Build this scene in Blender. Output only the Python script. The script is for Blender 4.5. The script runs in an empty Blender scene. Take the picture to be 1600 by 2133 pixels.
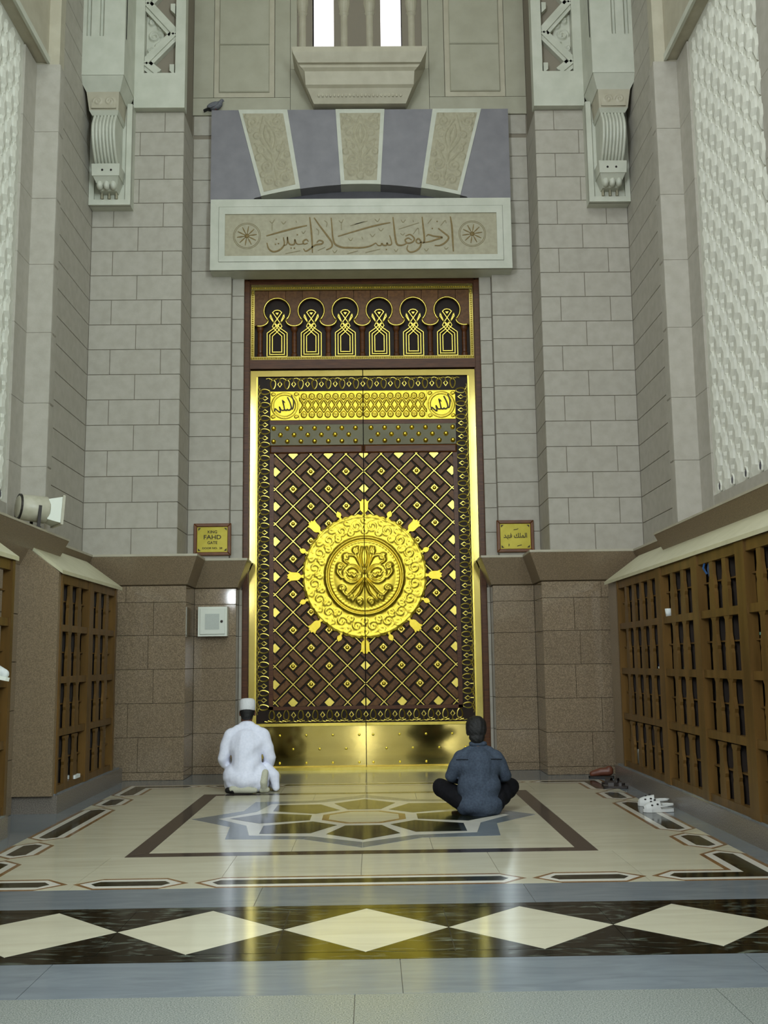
import bpy, bmesh, math, random
import numpy as np
from mathutils import Matrix, Vector
random.seed(7)
PI = math.pi
S = bpy.context.scene
COL = S.collection

# ------------------------------------------------------------------ camera
def make_camera():
    F, W, H = 2140.0, 1600.0, 2133.0
    roll, vx, vy = 0.0125, 775.0, 1379.0
    fw = Vector(((vx - W/2)/F, (vy - H/2)/F, 1.0)).normalized()      # world +Y seen in image axes
    X = Vector((1, -roll, 0)); X = (X - X.dot(fw)*fw).normalized()
    Z = X.cross(fw)
    if Z.y > 0: Z = -Z
    # rows of R: image right, image down, forward expressed in world axes
    right = Vector((X.x, fw.x, Z.x)); down = Vector((X.y, fw.y, Z.y)); fwd = Vector((X.z, fw.z, Z.z))
    cam = bpy.data.cameras.new('camera'); o = bpy.data.objects.new('camera', cam); COL.objects.link(o)
    m = Matrix((right, -down, -fwd)).transposed().to_4x4()
    m.translation = Vector((0.085, 0, 1.36))
    o.matrix_world = m
    cam.sensor_fit = 'VERTICAL'; cam.sensor_height = 36.0; cam.lens = 36.0*F/H
    cam.clip_end = 200
    S.camera = o
make_camera()

# ------------------------------------------------------------------ world, lights, exposure
wd = bpy.data.worlds.new('world'); S.world = wd; wd.use_nodes = True
wd.node_tree.nodes['Background'].inputs[0].default_value = (1.0, 0.97, 1.0, 1)
wd.node_tree.nodes['Background'].inputs[1].default_value = 2.5
def area(name, loc, target, sx, sy, energy, col=(1, 1, 1)):
    l = bpy.data.lights.new(name, 'AREA'); l.shape = 'RECTANGLE'; l.size = sx; l.size_y = sy
    l.energy = energy; l.color = col
    o = bpy.data.objects.new(name, l); COL.objects.link(o); o.location = loc
    o.rotation_euler = (Vector(target) - Vector(loc)).to_track_quat('-Z', 'Y').to_euler()
    return o
area('hall_ceiling_light', (0, 2.5, 12.6), (0, 4.0, 0), 9, 8, 480, (0.88, 1.0, 1.07))
area('front_fill_right', (4.5, -3.2, 6.6), (-0.2, 13, 3.4), 1.7, 5, 1000, (0.84, 1.0, 1.06))  # added frontal fill panel for the recesses, not a known lamp
area('front_fill_left', (-4.5, -3.2, 6.6), (0.2, 13, 3.4), 1.7, 5, 900, (0.90, 1.0, 1.10))  # matching added fill panel on the other side
area('rear_wall_fill', (0, -4.5, 11.8), (0, -14, 4.0), 12, 3, 2000, (0.90, 1.0, 1.06))  # added fill: brightens the rear wall for soft bounce and brass reflections
area('hall_lamp_right', (4.9, -6.0, 3.35), (0, 13, 2), 0.4, 0.4, 45, (0.93, 1.0, 1.05))
area('hall_lamp_left', (-4.4, -6.0, 3.42), (0, 13, 2), 0.45, 0.35, 45, (0.93, 1.0, 1.05))
area('low_lamp_right', (5.05, -6.0, 1.2), (0, 13, 1), 0.2, 0.2, 14, (0.93, 1.0, 1.05))
area('low_lamp_left', (-5.3, -6.0, 1.2), (0, 13, 1), 0.2, 0.2, 14, (0.93, 1.0, 1.05))
area('doorway_light_centre', (-0.25, -13.9, 1.3), (-0.2, 13, 1.0), 0.5, 1.6, 22, (0.97, 1.0, 1.0))
area('doorway_light_right', (2.9, -13.9, 1.4), (1.0, 13, 1.0), 0.5, 1.6, 18, (0.97, 1.0, 1.0))
S.view_settings.view_transform = 'Standard'; S.view_settings.look = 'None'
S.view_settings.gamma = 1.0; S.view_settings.use_curve_mapping = False
S.view_settings.exposure = 0.08
S.cycles.use_denoising = True
S.cycles.max_bounces = 8

# ------------------------------------------------------------------ materials
def lin(h):
    h = h.lstrip('#'); c = [int(h[i:i+2], 16)/255 for i in (0, 2, 4)]
    return tuple((x/12.92 if x <= .04045 else ((x+.055)/1.055)**2.4) for x in c) + (1,)
def mat(name, c1, c2=None, rough=.5, metal=0.0, scale=20.0, detail=6.0, contrast=(.35, .65), bump=0.0, bscale=None,
        rand=0.0, spec=.5, stretch=None, distort=0.0, c3=None, trans=0.0, coat=0.0):
    m = bpy.data.materials.new(name); m.use_nodes = True
    nt = m.node_tree; N = nt.nodes; L = nt.links
    b = N['Principled BSDF']
    b.inputs['Roughness'].default_value = rough; b.inputs['Metallic'].default_value = metal
    b.inputs['Specular IOR Level'].default_value = spec
    if trans: b.inputs['Transmission Weight'].default_value = trans
    if coat: b.inputs['Coat Weight'].default_value = coat; b.inputs['Coat Roughness'].default_value = .05
    pos = N.new('ShaderNodeNewGeometry').outputs['Position']
    if stretch:
        mp = N.new('ShaderNodeMapping'); mp.inputs['Scale'].default_value = stretch
        L.new(pos, mp.inputs['Vector']); pos = mp.outputs['Vector']
    col = None
    if c2:
        t = N.new('ShaderNodeTexNoise'); t.inputs['Scale'].default_value = scale; t.inputs['Detail'].default_value = detail
        t.inputs['Distortion'].default_value = distort
        L.new(pos, t.inputs['Vector'])
        r = N.new('ShaderNodeValToRGB'); e = r.color_ramp.elements
        e[0].position, e[1].position = contrast; e[0].color = lin(c1); e[1].color = lin(c2)
        if c3:
            k = r.color_ramp.elements.new((contrast[0]+contrast[1])/2); k.color = lin(c3)
        L.new(t.outputs['Fac'], r.inputs['Fac']); col = r.outputs['Color']
    if rand:
        oi = N.new('ShaderNodeObjectInfo'); mr = N.new('ShaderNodeMapRange')
        mr.inputs['To Min'].default_value = 1-rand; mr.inputs['To Max'].default_value = 1+rand
        L.new(oi.outputs['Random'], mr.inputs['Value'])
        mx = N.new('ShaderNodeVectorMath'); mx.operation = 'SCALE'
        if col: L.new(col, mx.inputs[0])
        else: mx.inputs[0].default_value = lin(c1)[:3]
        L.new(mr.outputs['Result'], mx.inputs['Scale']); col = mx.outputs['Vector']
    if col: L.new(col, b.inputs['Base Color'])
    else: b.inputs['Base Color'].default_value = lin(c1)
    if bump:
        t2 = N.new('ShaderNodeTexNoise'); t2.inputs['Scale'].default_value = bscale or scale; t2.inputs['Detail'].default_value = 4
        L.new(pos, t2.inputs['Vector'])
        bp = N.new('ShaderNodeBump'); bp.inputs['Strength'].default_value = bump; bp.inputs['Distance'].default_value = .02
        L.new(t2.outputs['Fac'], bp.inputs['Height']); L.new(bp.outputs['Normal'], b.inputs['Normal'])
    return m
M = {
 'stone':   mat('wall_stone', '#a6a093', '#afa99d', .6, scale=9, rand=.025, bump=.05, bscale=60, spec=.3),
 'mortar': mat('joint_mortar', '#857c6d', rough=.9),
 'granite': mat('polished_granite', '#6d5f4e', '#97846d', .06, scale=110, detail=3, contrast=(.36, .64), rand=.05, c3='#80705a'),
 'granite2': mat('dull_granite', '#6d5e4a', '#8d7b62', .3, scale=110, detail=3, contrast=(.36, .64), rand=.04, c3='#7d6c55'),
 'plinth': mat('plinth_granite', '#645c54', '#7a7269', .25, scale=100, detail=3, contrast=(.38, .62)),
 'marble':  mat('white_marble', '#b9baaa', '#c4c4b5', .45, scale=5, rand=.02),
 'marble2': mat('cream_marble', '#aaa28d', '#b4ad98', .5, scale=6),
 'panel':   mat('upper_panel_stone', '#a09c88', '#a8a491', .6, scale=4, rand=.02),
 'blue': mat('blue_grey_marble', '#716e73', '#7d7a7e', .45, scale=5, contrast=(.3, .7)),
 'shade':   mat('marble_painted_shade', '#4c4a50', '#56545a', .6, scale=5),  # blue-grey marble darkened, recess shadow painted into the colour
 'lattice': mat('lattice_marble', '#cac8ba', '#d3d1c3', .5, scale=8, rand=.03),
 'roof':    mat('cream_cap_stone', '#c4bf9f', '#cdc8a9', .4, scale=6),
 'cream': mat('floor_cream_marble', '#bdb79e', '#cbc5ac', .12, scale=1.2, detail=8, contrast=(.3, .7), stretch=(1, 6, 1), distort=1.0, rand=.02, spec=.35),
 'white': mat('floor_white_marble', '#cfcbbd', '#d9d5c8', .12, scale=2, rand=.01, spec=.35),
 'bluefl': mat('floor_blue_grey_marble', '#697075', '#777e82', .14, scale=2.0, detail=8, contrast=(.3, .7), stretch=(1, 5, 1), distort=1.5, rand=.02, spec=.35),
 'dark': mat('floor_dark_brown_marble', '#332a28', '#3f3632', .12, scale=30, rand=.06, spec=.35),
 'green': mat('floor_green_marble', '#17170f', '#424a35', .12, scale=3, detail=8, contrast=(.48, .8), stretch=(1, 3, 1), distort=2.5, rand=.1, spec=.35),
 'black': mat('floor_black_marble', '#0c0e0a', '#6a7366', .12, scale=2.6, detail=9, contrast=(.54, .80), stretch=(1, 3.5, 1), distort=3.0, rand=.12, spec=.35),
 'brown':   mat('floor_brown_marble', '#7d5a37', '#8c6b45', .13, scale=12, rand=.04),
 'terra': mat('floor_speckled_granite', '#686d68', '#93978f', .25, scale=160, detail=2, contrast=(.35, .65), rand=.02),
 'wood': mat('door_wood', '#472610', '#5e3719', .34, scale=6, stretch=(1, 1, 14), rand=.12, spec=.3),
 'slatwood': mat('slat_wood', '#57381b', '#6e4a26', .38, scale=9, stretch=(3, 1, 3), rand=.18, spec=.25),
 'darkwood': mat('dark_recess_wood', '#1d110a', '#26180e', .5, scale=10, spec=.2),
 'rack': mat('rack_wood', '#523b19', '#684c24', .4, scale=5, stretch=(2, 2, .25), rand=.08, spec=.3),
 'rackdark': mat('rack_wood_shaded', '#1c120a', '#271a0e', .6, scale=6),  # rack wood darkened so the shade inside the openings is in the colour
 'gold': mat('embossed_gold', '#d2b83c', '#dac24c', .36, 1.0, scale=30),
 'goldbright': mat('bright_brass', '#d8c35c', '#dfcb6a', .3, 1.0, scale=20, rand=.05),
 'brass': mat('mirror_brass', '#c2b065', '#cbba70', .09, 1.0, scale=3, rand=.03, bump=.012, bscale=3),
 'brassreflected': mat('brass_dark_reflection', '#57564a', '#605f52', .07, 1.0, scale=3),  # mirror brass with a dark reflection painted into its base
 'ink': mat('inscription_gilding', '#6d5826', '#7c6631', .55, scale=30),
 'inksoft': mat('faint_carved_mark', '#877d5c', rough=.6),
 'carve': mat('carved_marble_face', '#9f9880', '#a9a289', .6, scale=20),
 'plaquegold': mat('plaque_gold', '#a89a2c', '#b3a539', .38, .35, scale=8),
 'plaquewood': mat('plaque_frame_wood', '#5c3412', '#6d401a', .4, scale=12),
 'plaqueink': mat('plaque_lettering', '#33280c', rough=.6),
 'paint':   mat('white_enamel', '#d9dccf', rough=.35),
 'greypl':  mat('grey_label', '#b4b9b1', '#bec3ba', .6, scale=120),
 'metal':   mat('dark_metal', '#3a3633', rough=.4, metal=.8),
 'lampbeige': mat('lamp_housing', '#a9a48f', '#b4af9b', .4, scale=20),
 'lampglass': mat('lamp_reflector', '#c6ccc0', rough=.15, metal=.6),
 'black2':  mat('matte_black', '#16130f', rough=.6),
 'void':    mat('deep_recess', '#241a18', rough=.9),
 'mauve':   mat('window_jamb', '#6b5754', '#76615d', .6, scale=6),
 'thobe': mat('white_cotton', '#dfe1ef', '#e8e9f6', .8, scale=40, spec=.2, bump=.1, bscale=14),
 'cap':     mat('white_knit_cap', '#d0d0d0', '#dcdcdc', .85, scale=140, bump=.3, bscale=160),
 'denim': mat('grey_blue_shirt', '#39414d', '#444d5a', .85, scale=60, spec=.15, bump=.2, bscale=12),
 'trouser': mat('black_trousers', '#0d0d10', '#16151a', .85, scale=50, spec=.2, bump=.2, bscale=14),
 'skin':    mat('brown_skin', '#6b4432', '#754c38', .55, scale=30),
 'hair':    mat('black_hair', '#070605', '#120f0d', .6, scale=90, bump=.4, bscale=160),
 'sock':    mat('pale_sock', '#b4b29c', '#c0bea8', .9, scale=80),
 'sandalwhite': mat('white_rubber', '#c9c9c4', rough=.5),
 'sandaldark': mat('dark_leather', '#2a211d', rough=.5),
 'shoebrown': mat('brown_leather', '#5a3020', '#6b3c28', .45, scale=30),
 'pigeongrey': mat('pigeon_feathers', '#5a5a60', '#6b6c70', .7, scale=60),
 'pigeondark': mat('pigeon_dark_feathers', '#242224', rough=.7),
 'pigeonred': mat('pigeon_red_legs', '#6b2a22', rough=.6),
 'cloth':   mat('white_cloth', '#ccd0cc', '#dadcd8', .85, scale=30, bump=.3, bscale=20),
 'blueplastic': mat('blue_plastic', '#1f4a78', rough=.4),
 'greenplastic': mat('green_plastic', '#4f8578', rough=.4),
 'beigeplastic': mat('beige_rubber', '#b5a27a', rough=.5),
 'redcloth': mat('red_cloth', '#7a2a2e', rough=.8),
 'plaster': mat('hall_plaster', '#d3cfc2', '#dad6ca', .7, scale=3),
}
gl = bpy.data.materials.new('window_glass'); gl.use_nodes = True
b_ = gl.node_tree.nodes['Principled BSDF']; b_.inputs['Transmission Weight'].default_value = 1; b_.inputs['Roughness'].default_value = 0; b_.inputs['IOR'].default_value = 1.05
M['glass'] = gl

# ------------------------------------------------------------------ helpers
def tag(o, label=None, cat=None, group=None, kind=None):
    if label: o['label'] = label
    if cat: o['category'] = cat
    if group: o['group'] = group
    if kind: o['kind'] = kind
    return o
def empty(name, loc=(0, 0, 0), rz=0.0, **k):
    o = bpy.data.objects.new(name, None); o.empty_display_size = .1; COL.objects.link(o)
    o.location = loc; o.rotation_euler = (0, 0, rz); return tag(o, **k)
class MB:
    def __init__(s): s.v = []; s.f = []
    def add(s, vs, fs):
        n = len(s.v); s.v += [tuple(map(float, p)) for p in vs]; s.f += [tuple(i+n for i in f) for f in fs]; return s
    def box(s, x0, x1, y0, y1, z0, z1):
        vs = [(x, y, z) for z in (z0, z1) for y in (y0, y1) for x in (x0, x1)]
        return s.add(vs, [(0, 2, 3, 1), (4, 5, 7, 6), (0, 1, 5, 4), (2, 6, 7, 3), (0, 4, 6, 2), (1, 3, 7, 5)])
    def loft(s, rings, cap=True, closed=True):
        n = len(rings[0]); vs = [p for r in rings for p in r]; fs = []
        for i in range(len(rings)-1):
            for j in range(n if closed else n-1):
                a, b = i*n+j, i*n+(j+1) % n; fs.append((a, b, b+n, a+n))
        if cap:
            fs.append(tuple(range(n))[::-1]); fs.append(tuple((len(rings)-1)*n+j for j in range(n)))
        return s.add(vs, fs)
    def prism(s, poly, plane, d0, d1, inset=0.0):
        """poly: 2D points; plane 'xz' extrudes along y, 'xy' along z, 'yz' along x. d0 is the seen face"""
        def P(p, d): return (p[0], d, p[1]) if plane == 'xz' else ((p[0], p[1], d) if plane == 'xy' else (d, p[0], p[1]))
        rings = [[P(p, d1) for p in poly]]
        if inset:
            cx = sum(p[0] for p in poly)/len(poly); cy = sum(p[1] for p in poly)/len(poly)
            q = offset_poly(poly, inset)
            dm = d0 + (d1-d0)*min(.9, inset/abs(d1-d0)) if d1 != d0 else d0
            rings += [[P(p, dm) for p in poly], [P(p, d0) for p in q]]
        else: rings.append([P(p, d0) for p in poly])
        return s.loft(rings)
    def lathe(s, prof, n=16, c=(0, 0, 0), a0=0.0, a1=2*PI):
        full = abs(a1-a0-2*PI) < 1e-6; k = n if full else n+1
        rings = [[(c[0]+r*math.cos(a0+(a1-a0)*j/n), c[1]+r*math.sin(a0+(a1-a0)*j/n), c[2]+z) for j in range(k)] for r, z in prof]
        return s.loft(rings, cap=full, closed=full)
    def tube(s, pts, r, n=8, closed=False):
        pts = [Vector(p) for p in pts]; m = len(pts); rs = r if hasattr(r, '__len__') else [r]*m
        rings = []; up = None
        for i, p in enumerate(pts):
            if closed: t = pts[(i+1) % m]-pts[i-1]
            else: t = pts[min(i+1, m-1)]-pts[max(i-1, 0)]
            t = t.normalized() if t.length > 1e-9 else Vector((0, 0, 1))
            if up is None: up = t.orthogonal().normalized()
            up = (up - t*up.dot(t)); up = up.normalized() if up.length > 1e-6 else t.orthogonal().normalized()
            w = t.cross(up)
            rings.append([tuple(p+(up*math.cos(2*PI*j/n)+w*math.sin(2*PI*j/n))*rs[i]) for j in range(n)])
        if closed: rings.append(rings[0]); return s.loft(rings, cap=False)
        return s.loft(rings)
    def ball(s, c, r, n=12, m=8, R=None):
        rx, ry, rz = r if hasattr(r, '__len__') else (r, r, r)
        R = R or Matrix.Identity(3); rings = []
        for i in range(1, m):
            th = PI*i/m
            rings.append([tuple(Vector(c)+R@Vector((rx*math.sin(th)*math.cos(2*PI*j/n), ry*math.sin(th)*math.sin(2*PI*j/n), -rz*math.cos(th)))) for j in range(n)])
        return s.loft(rings)
    def ribbon(s, pts, w, y0, y1):
        """flat stroke in the xz plane with thickness from y0 (front) to y1 (back); w: width or list"""
        pts = [Vector(p) for p in pts]; m = len(pts); ws = w if hasattr(w, '__len__') else [w]*m
        rings = []
        for i, p in enumerate(pts):
            t = (pts[min(i+1, m-1)]-pts[max(i-1, 0)]); t = t.normalized() if t.length > 1e-9 else Vector((1, 0))
            nn = Vector((-t.y, t.x))*ws[i]/2
            a, b = p+nn, p-nn
            rings.append([(a.x, y0, a.y), (b.x, y0, b.y), (b.x, y1, b.y), (a.x, y1, a.y)])
        return s.loft(rings)
    def mesh(s, name, m=None, smooth=False):
        me = bpy.data.meshes.new(name); me.from_pydata(s.v, [], s.f); me.validate()
        bm = bmesh.new(); bm.from_mesh(me); bmesh.ops.recalc_face_normals(bm, faces=bm.faces); bm.to_mesh(me); bm.free()
        if m: me.materials.append(M[m])
        if smooth: me.shade_smooth()
        return me
    def build(s, name, m, parent=None, loc=None, rot=None, smooth=False, **k):
        return link(s.mesh(name, m, smooth), name, parent, loc, rot, **k)
def link(me, name, parent=None, loc=None, rot=None, **k):
    o = bpy.data.objects.new(name, me); COL.objects.link(o)
    if parent: o.parent = parent
    if loc: o.location = loc
    if rot: o.rotation_euler = rot
    return tag(o, **k)
def offset_poly(poly, d):
    """shrink a convex-ish polygon by d"""
    n = len(poly); A = sum(poly[i][0]*poly[(i+1) % n][1]-poly[(i+1) % n][0]*poly[i][1] for i in range(n))
    sg = 1 if A > 0 else -1; out = []
    for i in range(n):
        p0, p1, p2 = Vector(poly[i-1]), Vector(poly[i]), Vector(poly[(i+1) % n])
        e1, e2 = (p1-p0), (p2-p1)
        if e1.length < 1e-9 or e2.length < 1e-9: out.append(tuple(p1)); continue
        e1.normalize(); e2.normalize()
        n1 = Vector((-e1.y, e1.x))*sg; n2 = Vector((-e2.y, e2.x))*sg
        k = n1+n2; den = 1+n1.dot(n2)
        out.append(tuple(p1 + k*(d/max(den, .35))))
    return out
def clip(poly, x0, x1, y0, y1):
    for ax, val, sgn in ((0, x0, 1), (0, x1, -1), (1, y0, 1), (1, y1, -1)):
        out = []
        for i in range(len(poly)):
            a, b = poly[i-1], poly[i]; da, db = (a[ax]-val)*sgn, (b[ax]-val)*sgn
            if (da >= 0) != (db >= 0):
                t = da/(da-db); out.append((a[0]+(b[0]-a[0])*t, a[1]+(b[1]-a[1])*t))
            if db >= 0: out.append(b)
        poly = out
        if len(poly) < 3: return []
    return poly
_cache = {}
def block_mesh(name, w, h, t, m, ch=.006):
    k = (name, round(w, 3), round(h, 3), round(t, 3), m)
    if k not in _cache:
        _cache[k] = MB().prism([(0, 0), (w, 0), (w, h), (0, h)], 'xz', 0, t, ch).mesh(name, m)
    return _cache[k]
def block(parent, name, m, a, b, z0, z1, t=.05, gap=.0035, ch=.003):
    """stone block on a vertical face running from plan point a to b (seen side to the right-hand -y side for a->b along +x)"""
    a, b = Vector(a), Vector(b); L = (b-a).length; ang = math.atan2(b.y-a.y, b.x-a.x)
    u = (b-a).normalized()
    p = a+u*gap
    return link(block_mesh(name, L-2*gap, z1-z0-2*gap, t, m, ch), name, parent, (p.x, p.y, z0+gap), (0, 0, ang))
def smooth_pts(pts, k=6):
    """Catmull-Rom through 2D/3D points"""
    P = [Vector(p) for p in pts]; P = [P[0]*2-P[1]]+P+[P[-1]*2-P[-2]]; out = []
    for i in range(1, len(P)-2):
        for j in range(k):
            t = j/k
            out.append(.5*((2*P[i])+(P[i+1]-P[i-1])*t+(2*P[i-1]-5*P[i]+4*P[i+1]-P[i+2])*t*t+(3*P[i]-P[i-1]-3*P[i+1]+P[i+2])*t**3))
    out.append(P[-2]); return out
def relief(name, m, quad, nx, nz, strokes, y, parent, amp=.012, w=.012, thick=.03, extra=None, **k):
    """carved panel: quad = 4 corners (x,z) BL BR TR TL; strokes = lists of (u,v) in metres within the panel, stamped as ridges"""
    g = np.zeros((nz+1, nx+1)); BL, BR, TR, TL = [np.array(q, float) for q in quad]
    U, V = np.meshgrid(np.linspace(0, 1, nx+1), np.linspace(0, 1, nz+1))
    P = (BL*(1-U)[..., None]+BR*U[..., None])*(1-V)[..., None]+(TL*(1-U)[..., None]+TR*U[..., None])*V[..., None]
    for st in strokes:
        st = np.array(st)
        d = np.full(g.shape, 9.)
        for q in st: d = np.minimum(d, np.hypot(P[..., 0]-q[0], P[..., 1]-q[1]))
        g = np.maximum(g, np.exp(-(d/w)**2))
    if extra is not None: g = g + extra(P[..., 0], P[..., 1])
    edge = np.minimum(np.minimum(U, 1-U)*nx, np.minimum(V, 1-V)*nz); g = np.where(edge < .5, 0, g)
    vs = [(P[i, j, 0], y-amp*g[i, j], P[i, j, 1]) for i in range(nz+1) for j in range(nx+1)]
    fs = [(i*(nx+1)+j, i*(nx+1)+j+1, (i+1)*(nx+1)+j+1, (i+1)*(nx+1)+j) for i in range(nz) for j in range(nx)]
    mb = MB().add(vs, fs)
    mb.prism(quad, 'xz', y+.002, y+thick)
    return mb.build(name, m, parent, smooth=True, **k)
def spiral(cx, cz, r, turns=1.4, a0=0, sgn=1, n=26):
    return [(cx+r*(1-.75*i/n)*math.cos(a0+sgn*2*PI*turns*i/n), cz+r*(1-.75*i/n)*math.sin(a0+sgn*2*PI*turns*i/n)) for i in range(n+1)]
def line(a, b, n=20): return [(a[0]+(b[0]-a[0])*i/n, a[1]+(b[1]-a[1])*i/n) for i in range(n+1)]
def text(body, size, loc, m, parent, name='lettering', depth=.004, align='CENTER', sx=1.0):
    c = bpy.data.curves.new('t', 'FONT'); c.body = body; c.size = size; c.align_x = align; c.extrude = depth; c.resolution_u = 3; c.offset = size*.012
    o = bpy.data.objects.new('t', c); COL.objects.link(o)
    dg = bpy.context.evaluated_depsgraph_get(); me = bpy.data.meshes.new_from_object(o.evaluated_get(dg))
    bpy.data.objects.remove(o); bpy.data.curves.remove(c)
    me.materials.clear(); me.materials.append(M[m])
    q = link(me, name, parent, loc, (PI/2, 0, 0)); q.scale = (sx, 1, 1); return q
def blob(pieces, voxel=.014, smooth=6, fold=None):
    """one continuous organic surface from overlapping tapered limbs: pieces = ('ball',c,r) or ('limb',p0,r0,p1,r1)"""
    mb = MB()
    for p in pieces:
        if p[0] == 'ball': mb.ball(p[1], p[2], 16, 12, p[3] if len(p) > 3 else None)
        else:
            a, b = Vector(p[1]), Vector(p[3]); n = max(2, int((b-a).length/.03)); k = 14
            t = (b-a).normalized(); pts = []; rs = []
            for i in range(-4, 1):
                an = PI/2*i/4; pts.append(a+t*p[2]*math.sin(an)*.98); rs.append(max(.004, p[2]*math.cos(an)))
            for i in range(1, n): pts.append(a+(b-a)*i/n); rs.append(p[2]+(p[4]-p[2])*i/n)
            for i in range(0, 5):
                an = PI/2*i/4; pts.append(b+t*p[4]*math.sin(an)*.98); rs.append(max(.004, p[4]*math.cos(an)))
            mb.tube(pts, rs, k)
    me = mb.mesh('tmp'); o = bpy.data.objects.new('tmp', me); COL.objects.link(o)
    r = o.modifiers.new('r', 'REMESH'); r.mode = 'VOXEL'; r.voxel_size = voxel
    q = o.modifiers.new('s', 'SMOOTH'); q.iterations = smooth; q.factor = .5
    dg = bpy.context.evaluated_depsgraph_get(); out = bpy.data.meshes.new_from_object(o.evaluated_get(dg))
    bpy.data.objects.remove(o)
    if fold:
        nr = [v.normal.copy() for v in out.vertices]
        for v, nn in zip(out.vertices, nr): v.co += nn*fold(v.co)
    out.shade_smooth(); return out
def body(name, m, pieces, parent, **k):
    me = blob(pieces, **k); me.materials.clear(); me.materials.append(M[m]); return link(me, name, parent)


# ================================================================== FLOOR
def build_floor():
    mb = MB().box(-10, 10, -14, 14.2, -.15, -.006)
    fl = mb.build('floor', 'mortar'); tag(fl, 'polished marble hall floor inlaid with a star in a dark frame', 'floor', kind='structure')
    def piece(poly, m, z=0.0, name='floor_tile', g=.0015):
        MB().prism(offset_poly(poly, g), 'xy', z, -.03).build(name, m, fl)
    def rect(x0, x1, y0, y1, m, z=0.0, name='floor_tile', g=.0015): piece([(x0, y0), (x1, y0), (x1, y1), (x0, y1)], m, z, name, g)
    def split(a, b, n): return [(a+(b-a)*i/n, a+(b-a)*(i+1)/n) for i in range(n)]
    # speckled granite in the foreground and the hall behind
    for j, (y0, y1) in enumerate(split(.9, 4.5, 3)):
        for x0, x1 in split(-6, 6, 8): rect(x0+(.3 if j % 2 else 0), x1+(.3 if j % 2 else 0), y0, y1, 'terra')
    rect(-10, 10, -14, .9, 'terra')
    # blue-grey bands
    for x0, x1 in split(-5.6, 5.6, 7): rect(x0-.6, x1-.6, 4.5, 5.0, 'bluefl')
    for x0, x1 in split(-5.6, 5.6, 7): rect(x0+.2, x1+.2, 6.08, 6.58, 'bluefl')
    for s in (-1, 1):
        for y0, y1 in split(6.58, 12.05, 5): rect(*sorted((s*2.69, s*3.6)), y0, y1, 'bluefl')
    for x0, x1 in split(-3.6, 3.6, 6): rect(x0, x1, 12.05, 13.75, 'bluefl')
    # black band with cream diamonds
    rect(-6, 6, 5.0, 5.125, 'black'); rect(-6, 6, 5.995, 6.08, 'black')
    W, yc, h = .8535, 5.56, .433
    for k in range(-6, 7):
        cx = .04+k*W
        piece([(cx-W/2, yc), (cx, yc-h), (cx+W/2, yc), (cx, yc+h)], 'cream', 0, 'diamond_tile')
        for (sy) in (-1, 1):
            piece([(cx, yc+sy*h), (cx+W/2, yc), (cx+W/2, yc+sy*h)], 'black', 0, 'triangle_tile')
            piece([(cx+W/2, yc), (cx+W, yc+sy*h), (cx+W/2, yc+sy*h)], 'black', 0, 'triangle_tile')
    # chain border
    XO, XI, YO, YI, yb, ybi = 2.69, 2.36, 6.58, 6.90, 12.05, 11.73
    def cell(a, b, c0, c1, axis, name='border_link'):
        """elongated hexagon: along a..b, across c0..c1"""
        def hexa(d):
            w = (c1-c0)/2; mid = (c0+c1)/2
            pts = [(a+d*1.25, mid), (a+w, c0+d), (b-w, c0+d), (b-d*1.25, mid), (b-w, c1-d), (a+w, c1-d)]
            return pts if axis == 'x' else [(q, p) for p, q in pts]
        piece(hexa(0), 'brown', .0004, name); piece(hexa(.035), 'white', .0008, name); piece(hexa(.092), 'green', .0012, name)
    def corner(sx, front):
        """L-shaped link at a corner"""
        y0 = YO if front else yb; sy = 1 if front else -1; w = XO-XI
        def L(d):
            xi, xo = XI+d, XO-d; ya, yi2 = y0+sy*d, y0+sy*(w-d)
            yend = y0+sy*1.02; xend = 1.84
            P = [(xend-d*-1.25+0, y0+sy*w/2), (xend+w/2, ya), (xo, ya), (xo, yend-sy*w/2), ((xi+xo)/2, yend-sy*d*1.25), (xi, yend-sy*w/2), (xi, yi2), (xend+w/2, yi2)]
            return [(sx*p, q) for p, q in P]
        for d, m, z in ((0, 'brown', .0004), (.035, 'white', .0008), (.092, 'green', .0012)):
            MB().prism(L(d), 'xy', z, -.03).build('border_link', m, fl)
    for (a, b) in ((-1.05, 1.05), (-1.81, -1.08), (1.08, 1.81)):
        cell(a, b, YO, YI, 'x'); cell(a, b, ybi, yb, 'x')
    for s in (-1, 1):
        c0, c1 = sorted((s*XI, s*XO))
        cell(8.38, 10.25, c0, c1, 'y'); cell(7.63, 8.35, c0, c1, 'y'); cell(10.28, 11.0, c0, c1, 'y')
        corner(s, True); corner(s, False)
    # cream ground under the chain and the field
    for x0, x1 in split(-2.69, 2.69, 6):
        rect(x0, x1, 6.58, 7.64, 'cream'); rect(x0, x1, 11.17, 12.05, 'cream')
    for s in (-1, 1):
        for y0, y1 in split(7.64, 11.17, 4): rect(*sorted((s*1.70, s*2.69)), y0, y1, 'cream')
    # dark frame
    f0, f1, b0, b1 = 7.64, 7.785, 11.035, 11.17
    for (P) in ([(-1.70, f0), (1.70, f0), (1.555, f1), (-1.555, f1)], [(-1.70, b1), (1.70, b1), (1.555, b0), (-1.555, b0)],
                [(-1.70, f0), (-1.555, f1), (-1.555, b0), (-1.70, b1)], [(1.70, f0), (1.555, f1), (1.555, b0), (1.70, b1)]):
        piece(P, 'dark', 0, 'frame_strip')
    for x0, x1 in split(-1.555, 1.555, 3):
        for y0, y1 in split(f1, b0, 3): rect(x0, x1, y0, y1, 'cream')
    # eight-pointed star
    cx, cy = 0.0, 9.42
    def pol(r, a, t=0.0): return (cx+r*math.cos(a)-t*math.sin(a), cy+r*math.sin(a)+t*math.cos(a))
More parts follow.
